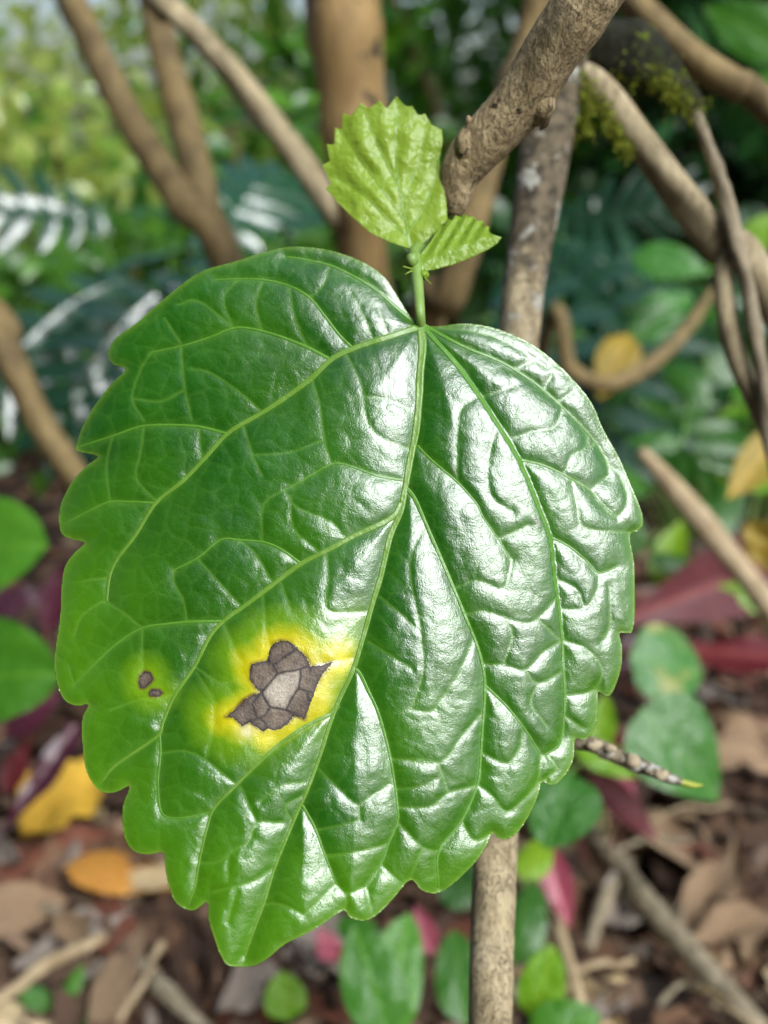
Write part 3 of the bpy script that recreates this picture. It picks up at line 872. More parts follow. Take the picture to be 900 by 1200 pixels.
tube('branch', [pt(852, 296, .338, 22), pt(846, 330, .338, 22), pt(852, 380, .34, 24), pt(868, 430, .342, 24), pt(892, 482, .345, 23), pt(925, 560, .35, 22)], BARK_PALE, lich, 14, 8, .05, 14, 2)
mb = tube('mossy_branch', [pt(655, 40, .325, 36), pt(695, 42, .33, 48), pt(730, 62, .335, 56), pt(765, 88, .335, 50), pt(795, 112, .33, 36), pt(815, 132, .328, 20)], BARK_DARK, lich, 20, 12, .10, 15, 2, fine=.0008)
tube('twig', [pt(810, 125, .328, 15), pt(822, 150, .328, 15), pt(838, 195, .33, 16), pt(852, 240, .33, 17), pt(868, 300, .332, 17), pt(880, 360, .334, 17), pt(890, 420, .336, 17), pt(899, 490, .338, 16), pt(912, 580, .34, 14)], TWIG_GREY, lich, 12, 8, .08, 16, 5)
MOSS = leaf_mat('moss', (.09, .12, .010), (.26, .29, .03), .8, .25, None, 300, .2, per='attr')
mv, mf, mr = [], [], []
rg = random.Random(3)
for (px0, py0, px1, py1, d, sp, n_) in [(680, 80, 690, 140, .318, 7, 220), (700, 110, 738, 185, .322, 5, 330), (725, 60, 790, 100, .328, 16, 110), (775, 92, 812, 130, .325, 9, 330), (672, 130, 690, 160, .318, 6, 90)]:
    for q in range(n_):
        t = rg.random()
        p = P(px0 + (px1 - px0) * t + rg.gauss(0, sp), py0 + (py1 - py0) * t + rg.gauss(0, sp), d + rg.gauss(0, .003))
        dv = Vector((rg.gauss(0, 1), rg.gauss(0, 1), rg.gauss(-.4, 1))).normalized() * rg.uniform(.0012, .0035)
        sd = dv.cross(Vector((rg.gauss(0, 1), rg.gauss(0, 1), rg.gauss(0, 1)))).normalized() * .0005
        k0 = len(mv); mv += [p - sd, p + sd, p + dv]; mf.append((k0, k0 + 1, k0 + 2)); mr += [rg.random()] * 3
o = obj('moss', mesh_np('moss', np.array([tuple(v) for v in mv]), mf, MOSS, False, {'rnd': mr}), mb); o['kind'] = 'stuff'
tw = tube('bud_twig', [pt(598, 840, .262, 16), pt(640, 858, .262, 18), pt(690, 872, .262, 19), pt(715, 882, .262, 19), pt(740, 893, .263, 18), pt(765, 903, .264, 16), pt(785, 912, .265, 13), pt(797, 916, .2655, 9)], BARK_LICHEN, lich, 16, 10, .05, 17, 4)
CREAM = vein_mat('bud_scale', (.24, .19, .11), (.46, .39, .27), .75)
for q, (px, py, r) in enumerate([(697, 873, 8), (715, 877, 6), (741, 892, 9), (760, 903, 6), (775, 908, 7), (728, 889, 6), (707, 884, 6)]):
    lump('bud', P(px, py, .2585 + .0006 * q), r * .26 / FPX, CREAM if q in (0, 1, 2, 4) else BARK_LICHEN, tw, (1.15, 1, .85), q, None, .28)
BUD = leaf_mat('green_bud', (.30, .36, .03), (.42, .46, .06), .4, .2, None, 200)
tube('bud', [pt(793, 915, .2652, 6), pt(803, 918, .2655, 8), pt(814, 920, .2658, 6), pt(824, 920, .266, 1.5)], BUD, tw, 10, 6, .05, 18)


# ------------------------------------------------------------------ leaf shapes (local: base at 0, tip at +Y, face up +Z, length 1)
def leaf_local(shape, wr, variant, nu=10, nv=6):
    rg = random.Random(variant * 7 + 1)
    droop = rg.uniform(-.05, .22); fold = rg.uniform(.05, .28); tw_ = rg.uniform(-.25, .25); wav = rg.uniform(.0, .03); asym = rg.uniform(-.05, .05)
    if shape in ('dry', 'drycurl'):
        droop = rg.uniform(-.35, .35); fold = rg.uniform(-.5, .9); tw_ = rg.uniform(-.9, .9); wav = rg.uniform(.02, .06)
    V, F = [], []
    for j in range(nu + 1):
        u = j / nu
        if shape == 'round': w = math.sin(math.pi * u ** .72) ** .55 * .5
        elif shape == 'heart': w = (.5 * (math.sin(math.pi * min(1, u * .98 + .02) ** .58)) ** .8)
        elif shape == 'lance': w = .5 * math.sin(math.pi * u ** .8) ** .85
        elif shape == 'strap': w = .5 * (1 - u ** 3) * (.55 + .45 * math.sin(math.pi * min(1, u * 1.2)))
        else: w = .5 * math.sin(math.pi * u ** .75) ** .8
        w = max(w, .012) * wr
        for i in range(nv + 1):
            s = 2 * i / nv - 1
            x = w * s + asym * math.sin(math.pi * u)
            z = abs(s) * w * fold + wav * math.sin(u * 17 + s * 3) * abs(s) - droop * u * u
            if shape in ('round', 'heart', 'ovate'): z -= .45 * (w * s) ** 2 / wr + .25 * (u - .5) ** 2 - .06
            if shape == 'dry': z += .05 * math.sin(u * 9 + variant + s * 4) + .03 * math.sin(u * 21 + s * 7 + variant * 2); x *= 1 + .12 * math.sin(u * 13 + variant + (3 if s > 0 else 0))
            c, q = math.cos(tw_ * u), math.sin(tw_ * u)
            V.append((x * c - z * q, u, x * q + z * c))
    for j in range(nu):
        for i in range(nv):
            a0 = j * (nv + 1) + i
            F.append((a0, a0 + 1, a0 + nv + 2, a0 + nv + 1))
    return V, F


def lobed_local(variant, k=7, wr=.42):
    """deeply cut leaf: finger lobes along both sides of a midrib"""
    rg = random.Random(variant * 13 + 5)
    V, F = [], []
    def strip(pts, ws, nrm):
        k0 = len(V)
        for p, w, sd in zip(pts, ws, nrm):
            for s in (-1, 0, 1):
                V.append((p[0] + sd[0] * w * s, p[1] + sd[1] * w * s, p[2] + abs(s) * w * .35))
        for q in range(len(pts) - 1):
            for s in range(2):
                a0 = k0 + q * 3 + s
                F.append((a0, a0 + 1, a0 + 4, a0 + 3))
    dz = lambda y, x: -.22 * y * y - .35 * x * x
    ys = [q / 10 for q in range(11)]
    strip([(0, y, dz(y, 0)) for y in ys], [max(.01, .075 * math.sin(math.pi * min(1, y * .9 + .1))) for y in ys], [(1, 0)] * 11)
    for sgn in (-1, 1):
        for q in range(k):
            y0 = .06 + .86 * q / (k - 1)
            ln = wr * (math.sin(math.pi * (.18 + .74 * (1 - q / (k - 1)) ** .8))) ** .7 * rg.uniform(.88, 1.1) * .95
            an = math.radians(rg.uniform(-4, 4) + (-18 + 78 * q / (k - 1)))
            dx, dyv = sgn * math.cos(an), math.sin(an)
            wl = .060 * rg.uniform(.85, 1.15)
            pts, ws = [], []
            for t in (0, .25, .5, .72, .9, 1.0):
                x = dx * ln * t; y = y0 + dyv * ln * t + .05 * t * t
                pts.append((x, y, dz(y, x))); ws.append(wl * (1.0 if t < .3 else (1.08 if t < .6 else (.95 if t < .8 else (.6 if t < .95 else .12)))))
            strip(pts, ws, [(-dyv, dx)] * len(pts))
    return V, F


MESHC = {}


def leaf_mesh(shape, wr, variant, mat):
    key = (shape, round(wr, 2), variant, mat.name)
    if key not in MESHC:
        V, F = lobed_local(variant) if shape == 'lobed' else leaf_local(shape, wr, variant)
        MESHC[key] = mesh_np('leaf_' + shape, np.array(V), F, mat)
    return MESHC[key]


def frame(base, tip, nrm):
    y = (tip - base); L = y.length; y = y / L
    x = y.cross(nrm).normalized(); z = x.cross(y)
    M = Matrix((x * L, y * L, z * L)).transposed().to_4x4()
    M.translation = base
    return M


def stalk(name, a, b, r, mat, parent, bow=.15):
    mid = (a + b) / 2 + Vector((0, 0, (a - b).length * bow))
    return tube(name, [(a, r * 1.2), (mid, r), (b, r * .8)], mat, parent, 6, 5, .03, 1)


G_DARK = leaf_mat('leaf_philodendron', (.010, .045, .022), (.018, .075, .032), .22, .12, (.03, .12, .02), 14, 1.0)
G_MID = leaf_mat('leaf_mid_green', (.020, .095, .010), (.050, .165, .016), .38, .22, None, 22)
G_BRIGHT = leaf_mat('leaf_bright_green', (.035, .16, .008), (.080, .25, .014), .42, .28, None, 22)
G_ROUND = leaf_mat('leaf_round_green', (.030, .14, .014), (.060, .21, .028), .34, .22, None, 30)
G_LIME = leaf_mat('leaf_lime', (.14, .34, .012), (.26, .46, .02), .4, .38, None, 22)
G_YEL = leaf_mat('leaf_yellowing', (.26, .19, .010), (.40, .27, .015), .55, .25, None, 22)
G_STREAK = leaf_mat('leaf_streaked', (.05, .20, .03), (.08, .26, .04), .4, .2, None, 16, .5, (.45, .40, .12))
RED = leaf_mat('leaf_red', (.060, .007, .010), (.125, .014, .018), .48, .12, (.3, .02, .03), 16, .35)
PURP = leaf_mat('leaf_purple', (.040, .008, .020), (.085, .016, .034), .36, .1, (.2, .02, .06), 16, .55)
PINK = leaf_mat('leaf_pink', (.28, .05, .085), (.42, .09, .13), .42, .2, (.5, .08, .1), 16)
STALKG = vein_mat('stalk_green', (.10, .22, .03), (.16, .30, .05), .5)
STALKR = vein_mat('stalk_red', (.16, .05, .05), (.24, .08, .06), .5)
TOCAM = lambda p: (CAM - p).normalized()
UPV = Vector((0, 0, 1))


def plant_px(name, label, cat, root, leaves, stalkmat, group=None, shape='round'):
    """hand placed plant: leaves = (base px,py,d, tip px,py,d, width ratio, material, facing 0 up .. 1 camera[, shape])"""
    e_ = empty(name, root)
    tag(e_, label, cat, group)
    for q, L in enumerate(leaves):
        bx, by, bd, tx, ty, td, wr, mat, f = L[:9]
        shp = L[9] if len(L) > 9 else shape
        b_, t_ = P(bx, by, bd), P(tx, ty, td)
        n_ = (TOCAM(b_) * f + UPV * (1 - f)).normalized()
        obj('leaf', leaf_mesh(shp, wr, q % 5, mat), e_, frame(b_, t_, n_))
        stalk('stalk', Vector(root) + Vector((random.uniform(-.008, .008), random.uniform(-.008, .008), 0)), b_, .0014, stalkmat, e_)
    return e_


# round leaved creepers, bottom and sides
plant_px('creeping_plant', 'two round bright green leaves beside the dark purple plant under the leaning stem', 'plant', G(-10, 905),
         [(-60, 650, .62, 58, 640, .60, .95, G_BRIGHT, .75), (-70, 800, .60, 74, 790, .58, .80, G_BRIGHT, .75)], STALKG)
plant_px('creeping_plant', 'round green leaf with a yellow streak in front of the red plant', 'plant', G(800, 905),
         [(738, 768, .66, 822, 792, .67, 1.0, G_STREAK, .7)], STALKG)
plant_px('creeping_plant', 'pointed green leaf cupped behind the budding twig with a dark green one', 'plant', G(720, 1000),
         [(752, 832, .60, 840, 938, .60, .86, G_ROUND, .6, 'heart'), (668, 905, .52, 640, 995, .50, .92, G_ROUND, .8, 'round')], STALKG)
plant_px('creeping_plant', 'lime seedling leaves beside the scalloped edge of the big leaf', 'plant', G(690, 985),
         [(702, 880, .55, 710, 812, .56, .5, G_LIME, .8, 'lance'), (672, 872, .53, 745, 912, .52, .5, G_LIME, .6, 'lance')], STALKG)
plant_px('creeping_plant', 'pair of broad bright green leaves under the tip of the big leaf', 'plant', P(450, 1290, .56) - Vector((0, 0, .08)),
         [(455, 1210, .50, 415, 1085, .52, .62, G_BRIGHT, .8), (452, 1215, .50, 480, 1070, .53, .52, G_BRIGHT, .7), (440, 1110, .56, 395, 1075, .57, .7, G_BRIGHT, .5)], STALKG)
plant_px('creeping_plant', 'dull blue-green leaves just behind the foot of the upright grey stem', 'plant', G(560, 1190),
         [(545, 1200, .52, 532, 1090, .55, .55, G_MID, .7), (560, 1060, .60, 520, 1010, .62, .9, G_MID, .7), (600, 1130, .56, 625, 1030, .58, .5, G_MID, .7)], STALKG)
plant_px('creeping_plant', 'lime leaf and its neighbour right beside the foot of the upright grey stem', 'plant', G(650, 1200),
         [(625, 1195, .52, 650, 1108, .53, .65, G_LIME, .7), (620, 1215, .50, 705, 1190, .50, .6, G_BRIGHT, .6), (612, 1030, .6, 640, 975, .62, .6, G_LIME, .7)], STALKG)
plant_px('creeping_plant', 'small yellow-green rounded leaf on the litter below the leaf tip', 'plant', G(338, 1195),
         [(338, 1195, .60, 330, 1138, .61, .95, G_LIME, .8)], STALKG)
plant_px('creeping_plant', 'small green sprig among the dead leaves by the pale twig', 'plant', G(60, 1190),
         [(60, 1180, .63, 20, 1160, .63, .6, G_BRIGHT, .5), (70, 1185, .63, 110, 1200, .62, .5, G_BRIGHT, .5), (78, 1170, .63, 95, 1130, .64, .5, G_BRIGHT, .6)], STALKG)
plant_px('creeping_plant', 'small lime leaf showing between the two dark red leaves', 'plant', G(885, 760),
         [(905, 710, .86, 838, 688, .86, .5, G_LIME, .7, 'lance')], STALKG)
plant_px('creeping_plant', 'lime leaf over brown litter above the red leaves', 'plant', G(800, 700),
         [(770, 690, .95, 800, 610, .97, .45, G_LIME, .7, 'lance'), (745, 650, .92, 720, 590, .94, .7, G_MID, .7), (760, 655, .93, 830, 660, .93, .4, G_MID, .6)], STALKG)

plant_px('red_leaved_plant', 'broad dark red strap leaves at the edge of the leaf litter', 'plant', G(900, 815),
         [(960, 640, .90, 700, 738, .82, .30, RED, .95, 'strap'), (960, 775, .82, 705, 757, .80, .26, RED, .25, 'strap'), (860, 650, .95, 990, 640, .95, .4, PURP, .9, 'strap'), (700, 800, .8, 760, 735, .8, .35, PURP, .6, 'strap')], STALKR, shape='strap')
plant_px('red_leaved_plant', 'narrow pinkish red leaves below the budding twig', 'plant', G(690, 1030),
         [(690, 905, .66, 770, 985, .66, .35, RED, .6, 'lance'), (632, 985, .64, 668, 1088, .62, .36, PINK, .7, 'lance'), (745, 960, .68, 700, 880, .7, .3, PINK, .6, 'lance'), (740, 930, .7, 720, 840, .72, .4, RED, .6, 'lance')], STALKR, shape='lance')
plant_px('red_leaved_plant', 'little pink leaves under the lower edge of the big leaf', 'plant', G(505, 1130),
         [(505, 1118, .62, 488, 1060, .63, .55, PINK, .7, 'lance'), (395, 1125, .64, 372, 1088, .64, .7, PINK, .7, 'lance')], STALKR, shape='lance')
plant_px('red_leaved_plant', 'dark purple leaves between the round green leaves and the big leaf', 'plant', G(30, 930),
         [(55, 740, .74, 75, 660, .74, .45, PURP, .6, 'lance'), (90, 850, .70, -10, 985, .66, .22, PURP, .5, 'strap'), (10, 860, .7, 70, 800, .7, .4, PURP, .5, 'strap'), (-20, 720, .78, 50, 690, .78, .5, PURP, .5, 'lance'),
          (5, 930, .68, 30, 870, .69, .5, RED, .5, 'lance')], STALKR, shape='lance')

# deeply lobed plants
LOB_L = [(150, 330, 1.05, -20, 430, .95, 1, G_DARK, .5), (215, 330, 1.00, 60, 480, .92, 1, G_DARK, .6), (240, 300, 1.05, 330, 175, 1.15, 1, G_DARK, .6), (120, 260, 1.15, -60, 215, 1.05, 1, G_DARK, .6),
         (265, 290, 1.00, 190, 400, .92, 1, G_DARK, .25), (200, 300, 1.1, 120, 300, 1.2, 1, G_DARK, .2), (330, 270, 1.10, 395, 220, 1.2, 1, G_DARK, .3), (180, 420, .95, 120, 560, .88, 1, G_DARK, .5)]
plant_px('lobed_leaf_plant', 'dark blue-green plant with glossy finger-lobed leaves below the pale grey stem', 'plant', (-.26, 1.12, 0), LOB_L[:5], STALKG, shape='lobed')
plant_px('lobed_leaf_plant', 'dark finger-lobed plant crowding the foot of the forked stem', 'plant', (-.22, 1.02, 0), LOB_L[5:], STALKG, shape='lobed')
plant_px('lobed_leaf_plant', 'dark finger-lobed leaves behind the lichen-spotted stem', 'plant', (.20, 1.12, 0),
         [(640, 300, 1.05, 770, 420, .95, 1, G_DARK, .95), (660, 260, 1.1, 800, 240, 1.05, 1, G_DARK, 1.0), (600, 330, 1.05, 700, 500, .9, 1, G_DARK, 1.0), (720, 430, 1.0, 830, 540, .95, 1, G_MID, .9), (680, 330, 1.15, 740, 230, 1.3, 1, G_DARK, 1.0)], STALKG, shape='lobed')


def bushy(name, label, root, n, h, spread, ln, shape, wr, mats, seed, stalkmat=STALKG, cat='plant', group=None, f=(.1, .7)):
    """leafy plant on several stalks from one root"""
    rg = random.Random(seed)
    e_ = empty(name, root); tag(e_, label, cat, group)
    R = Vector(root)
    for q in range(n):
        az = rg.uniform(0, 2 * math.pi); rr = spread * math.sqrt(rg.random()); z = h * rg.uniform(.35, 1.0)
        b_ = R + Vector((rr * math.cos(az), rr * math.sin(az), z))
        az2 = az + rg.gauss(0, .5); L = ln * rg.uniform(.7, 1.25)
        t_ = b_ + Vector((math.cos(az2), math.sin(az2), rg.uniform(-.6, .35))) * L
        ff = rg.uniform(*f)
        n_ = (TOCAM(b_) * ff + UPV * (1 - ff) + Vector((rg.gauss(0, .2), rg.gauss(0, .2), 0))).normalized()
        obj('leaf', leaf_mesh(shape, wr, rg.randrange(5), rg.choice(mats)), e_, frame(b_, t_, n_))
        stalk('stalk', R + Vector((rg.uniform(-.02, .02), rg.uniform(-.02, .02), 0)), b_, .0016, stalkmat, e_, .08)
    return e_


plant_px('leafy_plant', 'plant with a bright yellow leaf hanging just above the brown vine loop', 'plant', gxy(712, 520),
         [(738, 392, .95, 702, 468, .93, .55, G_YEL, .8, 'ovate'), (690, 420, .98, 640, 360, 1.0, .4, G_MID, .8, 'ovate')], STALKG)
plant_px('leafy_plant', 'glossy broad green leaves between the pale slanting branch and the vine loop', 'plant', gxy(800, 560),
         [(740, 300, .80, 832, 322, .78, .55, G_ROUND, .6, 'ovate'), (745, 400, .82, 812, 345, .84, .6, G_ROUND, .65, 'ovate'), (830, 470, .84, 770, 420, .86, .5, G_MID, .6, 'ovate'), (800, 520, .82, 735, 510, .82, .5, G_MID, .6, 'ovate')], STALKG)
plant_px('leafy_plant', 'yellow-green leaves below the pale hanging branch', 'plant', gxy(900, 640),
         [(925, 500, .80, 852, 585, .78, .4, G_YEL, .8, 'lance'), (930, 560, .78, 840, 560, .80, .45, G_LIME, .7, 'ovate'), (905, 250, .8, 870, 320, .8, .5, G_LIME, .8, 'lance'), (880, 610, .85, 900, 670, .85, .6, G_YEL, .6, 'dry')], STALKG)
plant_px('leafy_plant', 'bright green leaf above the thick slanting branch', 'plant', gxy(960, 420),
         [(925, 60, .95, 825, 8, .95, .55, G_BRIGHT, .8, 'ovate'), (935, 100, .95, 880, 60, .98, .5, G_BRIGHT, .7, 'ovate')], STALKG)
bushy('leafy_plant', 'mid green leafy plant in front of the brown vine loop', gxy(800, 640), 16, .22, .12, .085, 'ovate', .5, [G_MID, G_BRIGHT, G_MID], 1)
bushy('leafy_plant', 'green leafy plant growing past the pale hanging branch', gxy(880, 560), 18, .34, .16, .10, 'ovate', .5, [G_MID, G_BRIGHT], 2)
bushy('leafy_plant', 'yellowing leafy plant beside the pale hanging branch', gxy(900, 610), 10, .26, .10, .07, 'lance', .4, [G_YEL, G_MID, G_LIME], 3)
bushy('leafy_plant', 'low leafy plant with one yellow leaf above the vine loop', gxy(700, 560), 12, .22, .10, .08, 'ovate', .45, [G_MID, G_YEL, G_MID], 4)
bushy('leafy_plant', 'dark broad-leaved plant filling the gap under the thick slanting branch', gxy(800, 420), 22, .50, .22, .14, 'ovate', .5, [G_MID, G_MID, G_BRIGHT], 5)
bushy('leafy_plant', 'bright broad-leaved plant reaching above the thick slanting branch', gxy(930, 400), 20, .70, .26, .15, 'ovate', .5, [G_BRIGHT, G_MID], 6)
bushy('leafy_plant', 'leafy plant in the shade between the forked stem and the leaning stem', gxy(60, 520), 16, .30, .16, .10, 'ovate', .45, [G_MID, G_DARK], 7)
bushy('leafy_plant', 'narrow-leaved plant behind the dark lobed leaves', gxy(150, 360), 22, .52, .26, .13, 'lance', .32, [G_MID, G_BRIGHT, G_LIME], 8)
bushy('strap_leaved_plant', 'lime strap-leaved plant rising behind the pale grey stem', gxy(300, 300), 24, .75, .30, .24, 'strap', .16, [G_LIME, G_BRIGHT], 9)
bushy('strap_leaved_plant', 'green strap-leaved plant rising behind the bent woody branch', gxy(540, 300), 24, .75, .30, .22, 'strap', .16, [G_BRIGHT, G_MID], 10)


# ------------------------------------------------------------------ shrubs beyond
def shrub(name, label, x, y, h, r, n, ln, cols, seed, trunk_r=.02, lowest=.0, group='shrubs beyond the thicket', cat='shrub', parts=('foliage', 'stem')):
    rg = np.random.default_rng(seed)
    e_ = empty(name, (x, y, -.01)); tag(e_, label, cat, group)
    nc = 16
    cen = np.stack([x + rg.normal(0, r * .5, nc), y + rg.normal(0, r * .5, nc), lowest + (h - lowest) * rg.uniform(.06, .95, nc)], 1)
    ci = rg.integers(0, nc, n)
    C = cen[ci] + rg.normal(0, 1, (n, 3)) * np.array([r * .30, r * .30, (h - lowest) * .14])
    if parts[1] == 'trunk':      # keep the crown compact
        rr = np.hypot(C[:, 0] - x, C[:, 1] - y); f = np.minimum(1, r * 1.05 / np.maximum(rr, 1e-6)) * np.where(rr > r * 1.05, rg.uniform(.5, 1, n), 1)
        C[:, 0] = x + (C[:, 0] - x) * f; C[:, 1] = y + (C[:, 1] - y) * f
    C[:, 2] = np.abs(C[:, 2] - .03) + .03
    D = rg.normal(0, 1, (n, 3)); D[:, 2] -= .3; D /= np.linalg.norm(D, axis=1)[:, None]
    Nn = rg.normal(0, .7, (n, 3)); Nn[:, 2] += .9; Nn[:, 1] -= .5; Nn[:, 0] += .2
    S = np.cross(D, Nn); S /= np.linalg.norm(S, axis=1)[:, None]; U = np.cross(S, D)
    L = ln * rg.uniform(.6, 1.3, n)[:, None]; W = L * rg.uniform(.18, .30, n)[:, None]
    v = np.stack([C, C + D * L * .35 + S * W + U * W * .3, C + D * L * .4, C + D * L * .35 - S * W + U * W * .3, C + D * L * .75 + S * W * .7 + U * W * .15 - U * L * .05, C + D * L * .75 - S * W * .7 + U * W * .15 - U * L * .05, C + D * L - U * L * .12], 1)
    k0 = (np.arange(n) * 7)[:, None]
    F = np.concatenate([k0 + np.array([0, 1, 2]), k0 + np.array([0, 2, 3]), k0 + np.array([1, 4, 2]), k0 + np.array([2, 4, 6]), k0 + np.array([2, 6, 5]), k0 + np.array([2, 5, 3])])
    fo_ = obj(parts[0], mesh_np('foliage', v.reshape(-1, 3), F, cols, True, {'rnd': np.repeat(rg.random(n), 7)}), e_)
    fo_['kind'] = 'stuff'
    for q in range(5):
        c = Vector(cen[q])
        b_ = Vector((x + rg.normal(0, .03), y + rg.normal(0, .03), -.02))
        tube(parts[1] if q == 0 else ('limb' if parts[1] == 'trunk' else 'stem'), [(b_, trunk_r), (b_.lerp(c, .5) + Vector((rg.normal(0, .05), rg.normal(0, .05), .05)), trunk_r * .7), (c, trunk_r * .4)], BARK_BROWN, e_, 8, 5, .05, seed + q)
    return e_


S_LIME = leaf_mat('shrub_lime', (.16, .31, .03), (.58, .65, .20), .22, .5, None, 6, 1.0, per='attr')
S_GREEN = leaf_mat('shrub_green', (.035, .13, .015), (.13, .32, .03), .28, .4, None, 6, .8, per='attr')
S_DARK = leaf_mat('shrub_dark', (.014, .06, .014), (.035, .12, .022), .32, .22, None, 6, .6, per='attr')
S_YEL = leaf_mat('shrub_yellow', (.18, .32, .03), (.68, .64, .22), .22, .5, None, 6, 1.0, per='attr')
for q, (lab, x, y, h, r, n, ln, mt) in enumerate([
    ('bright lime shrub seen between the forked stem and the pale grey stem', -.75, 2.5, .62, .42, 800, .075, S_LIME),
    ('yellow-lime shrub beyond the forked stem and left of it', -1.15, 2.2, .66, .40, 700, .07, S_YEL),
    ('fresh green shrub directly behind the ochre trunk', -.25, 2.7, .72, .42, 1000, .08, S_GREEN),
    ('green shrub behind the pale young leaf and the bent woody branch', .25, 2.6, 1.4, .42, 1700, .085, S_GREEN),
    ('dark green shrub behind the mossy branch', .70, 2.3, 1.4, .42, 1800, .09, S_DARK),
    ('dark green shrub behind the thick slanting branch', 1.15, 2.1, 1.4, .42, 1800, .09, S_DARK),
    ('low dark shrub behind the finger-lobed plants', -.45, 1.75, .38, .32, 1300, .06, S_GREEN),
    ('low dark shrub behind the vine loop', .45, 1.65, .36, .32, 1300, .06, S_DARK),
    ('distant lime shrub closing the view behind the forked stem', -1.5, 3.9, 1.05, .7, 800, .10, S_LIME),
    ('distant pale green shrub closing the view behind the ochre trunk', -.3, 4.2, 1.1, .7, 900, .11, S_LIME),
    ('distant green shrub closing the view behind the bent branch', .8, 4.1, 2.0, .7, 2200, .11, S_GREEN),
    ('distant green shrub closing the view behind the mossy branch', 1.8, 3.8, 2.0, .7, 2200, .11, S_GREEN),
]):
    shrub('shrub', lab, x, y, h, r, n, ln, mt, 100 + q)

# unseen trees added round the spot to darken reflected sky and cast shade
for q, (lab, x, y, h, r, n, lo) in enumerate([
    ('tall dense dark unseen tree added for shade with the lowest boughs, facing the forked stem', -2.0, -1.5, 4.2, 1.3, 5200, .5),
    ('shorter dense dark unseen tree added for shade facing the glossy side of the big leaf', -.5, -2.6, 3.6, 1.2, 4600, .2),
    ('very tall dark unseen tree added for shade standing far out beside the forked stem', -3.3, .9, 4.6, 1.3, 4600, 1.2),
    ('spreading unseen tree added for shade whose high crown hangs beyond the mossy branch', 1.9, 2.9, 5.2, 1.5, 4200, 2.4)]):
    shrub('tree', lab, x, y, h, r, n, .24, S_DARK, 300 + q, .07, lo, 'unseen shading trees added round the thicket', 'tree', ('crown', 'trunk'))

# ------------------------------------------------------------------ leaf litter
def dry_mat(name, c1, c2, rough=.7):
    m, nt, b, out = new_mat(name); k = NT(nt)
    tc = k.n('ShaderNodeTexCoord'); oi = k.n('ShaderNodeObjectInfo')
    n1 = k.noise(tc.outputs['Object'], 5, 5, .6); n2 = k.noise(tc.outputs['Object'], 22, 3)
    f = k.math('ADD', k.math('MULTIPLY', oi.outputs['Random'], .6), k.math('MULTIPLY', k.math('SUBTRACT', n1, .35), .9), True)
    col = k.mix(f, c1, c2)
    col = k.mix(k.math('MULTIPLY', k.ramp(n2, .58, .7), .5), col, (c1[0] * .35, c1[1] * .35, c1[2] * .35))
    k.l(col, b.inputs['Base Color']); b.inputs['Roughness'].default_value = rough; b.inputs['Specular IOR Level'].default_value = .25
    k.l(k.bump(n2, .4, .02), b.inputs['Normal'])
    return m


DRY = {'dark brown': dry_mat('dry_dark', (.032, .017, .011), (.085, .050, .032)), 'mid brown': dry_mat('dry_brown', (.11, .058, .032), (.23, .135, .08)), 'tan': dry_mat('dry_tan', (.25, .165, .095), (.42, .30, .19)),
       'greyish': dry_mat('dry_grey', (.17, .135, .11), (.33, .28, .235)), 'reddish brown': dry_mat('dry_red', (.13, .045, .028), (.22, .085, .05)),
       'yellow': dry_mat('dry_yellow', (.55, .32, .03), (.70, .50, .08), .5), 'orange': dry_mat('dry_orange', (.40, .14, .02), (.60, .30, .06), .5), 'cream': dry_mat('dry_cream', (.48, .36, .19), (.66, .54, .34))}


def litter(px, py, ang, ln_px, wr, kind, label, variant, lift=.012, shape='dry', tilt=None, group=None):
    """one fallen leaf lying on the ground at a photo pixel; ln in photo pixels"""
    g_ = G(px, py, lift); d = GD(px, py, lift); L = ln_px * d / FPX
    dirv = Vector((math.cos(ang), math.sin(ang), 0)) * L
    b_ = g_ - dirv * .5; t_ = g_ + dirv * .5
    t_.z += random.uniform(-.1, .2) * L
    n_ = (UPV + Vector((random.gauss(0, .25), random.gauss(-.15, .25), 0))).normalized()
    o = obj('fallen_leaf', leaf_mesh(shape, wr, variant, DRY[kind]), None, frame(b_, t_, n_))
    return tag(o, label, 'leaf', group)


litter(78, 945, 1.0, 128, .72, 'yellow', 'bright yellow fallen leaf beside the purple leaves', 3, .04, 'dry')
litter(152, 1012, .1, 150, .5, 'orange', 'orange fallen leaf tucked under the lower lobes of the big leaf', 2, .035, 'ovate')
litter(18, 1066, .5, 118, .55, 'tan', 'pale tan fallen leaf below the yellow fallen leaf', 1, .03, 'ovate')
litter(145, 1120, 1.55, 190, .28, 'tan', 'long narrow tan dead leaf strip below the orange leaf', 4, .035, 'strap')
litter(790, 985, -.7, 150, .38, 'tan', 'yellowish tan dead leaf slanting across the litter below the budding twig', 2, .035, 'lance')
litter(850, 888, -.4, 125, .5, 'tan', 'pale tan curled leaf near the pointed green leaf', 6, .03)
litter(885, 845, -1.0, 110, .55, 'tan', 'tan leaf at the foot of the red strap leaves', 7, .03)
litter(865, 1090, .2, 120, .42, 'tan', 'broad tan leaf lying beside the grey stick', 8, .03)
litter(760, 1060, .3, 150, .5, 'greyish', 'crumpled grey dead leaf under the grey stick', 9, .03)
litter(845, 1000, -.15, 140, .3, 'reddish brown', 'rusty red narrow leaf near the slanting yellowish leaf', 10, .03)
litter(60, 1010, .6, 160, .4, 'reddish brown', 'rusty brown leaf under the yellow fallen leaf', 11, .02)
litter(215, 1090, -1.0, 140, .4, 'mid brown', 'brown curled leaf between the tan strip and the leaf tip', 5, .025)
kinds = ['dark brown', 'mid brown', 'tan', 'greyish', 'reddish brown', 'cream']
wts = [7, 6, 5, 5, 3, 2]
rl = random.Random(42)
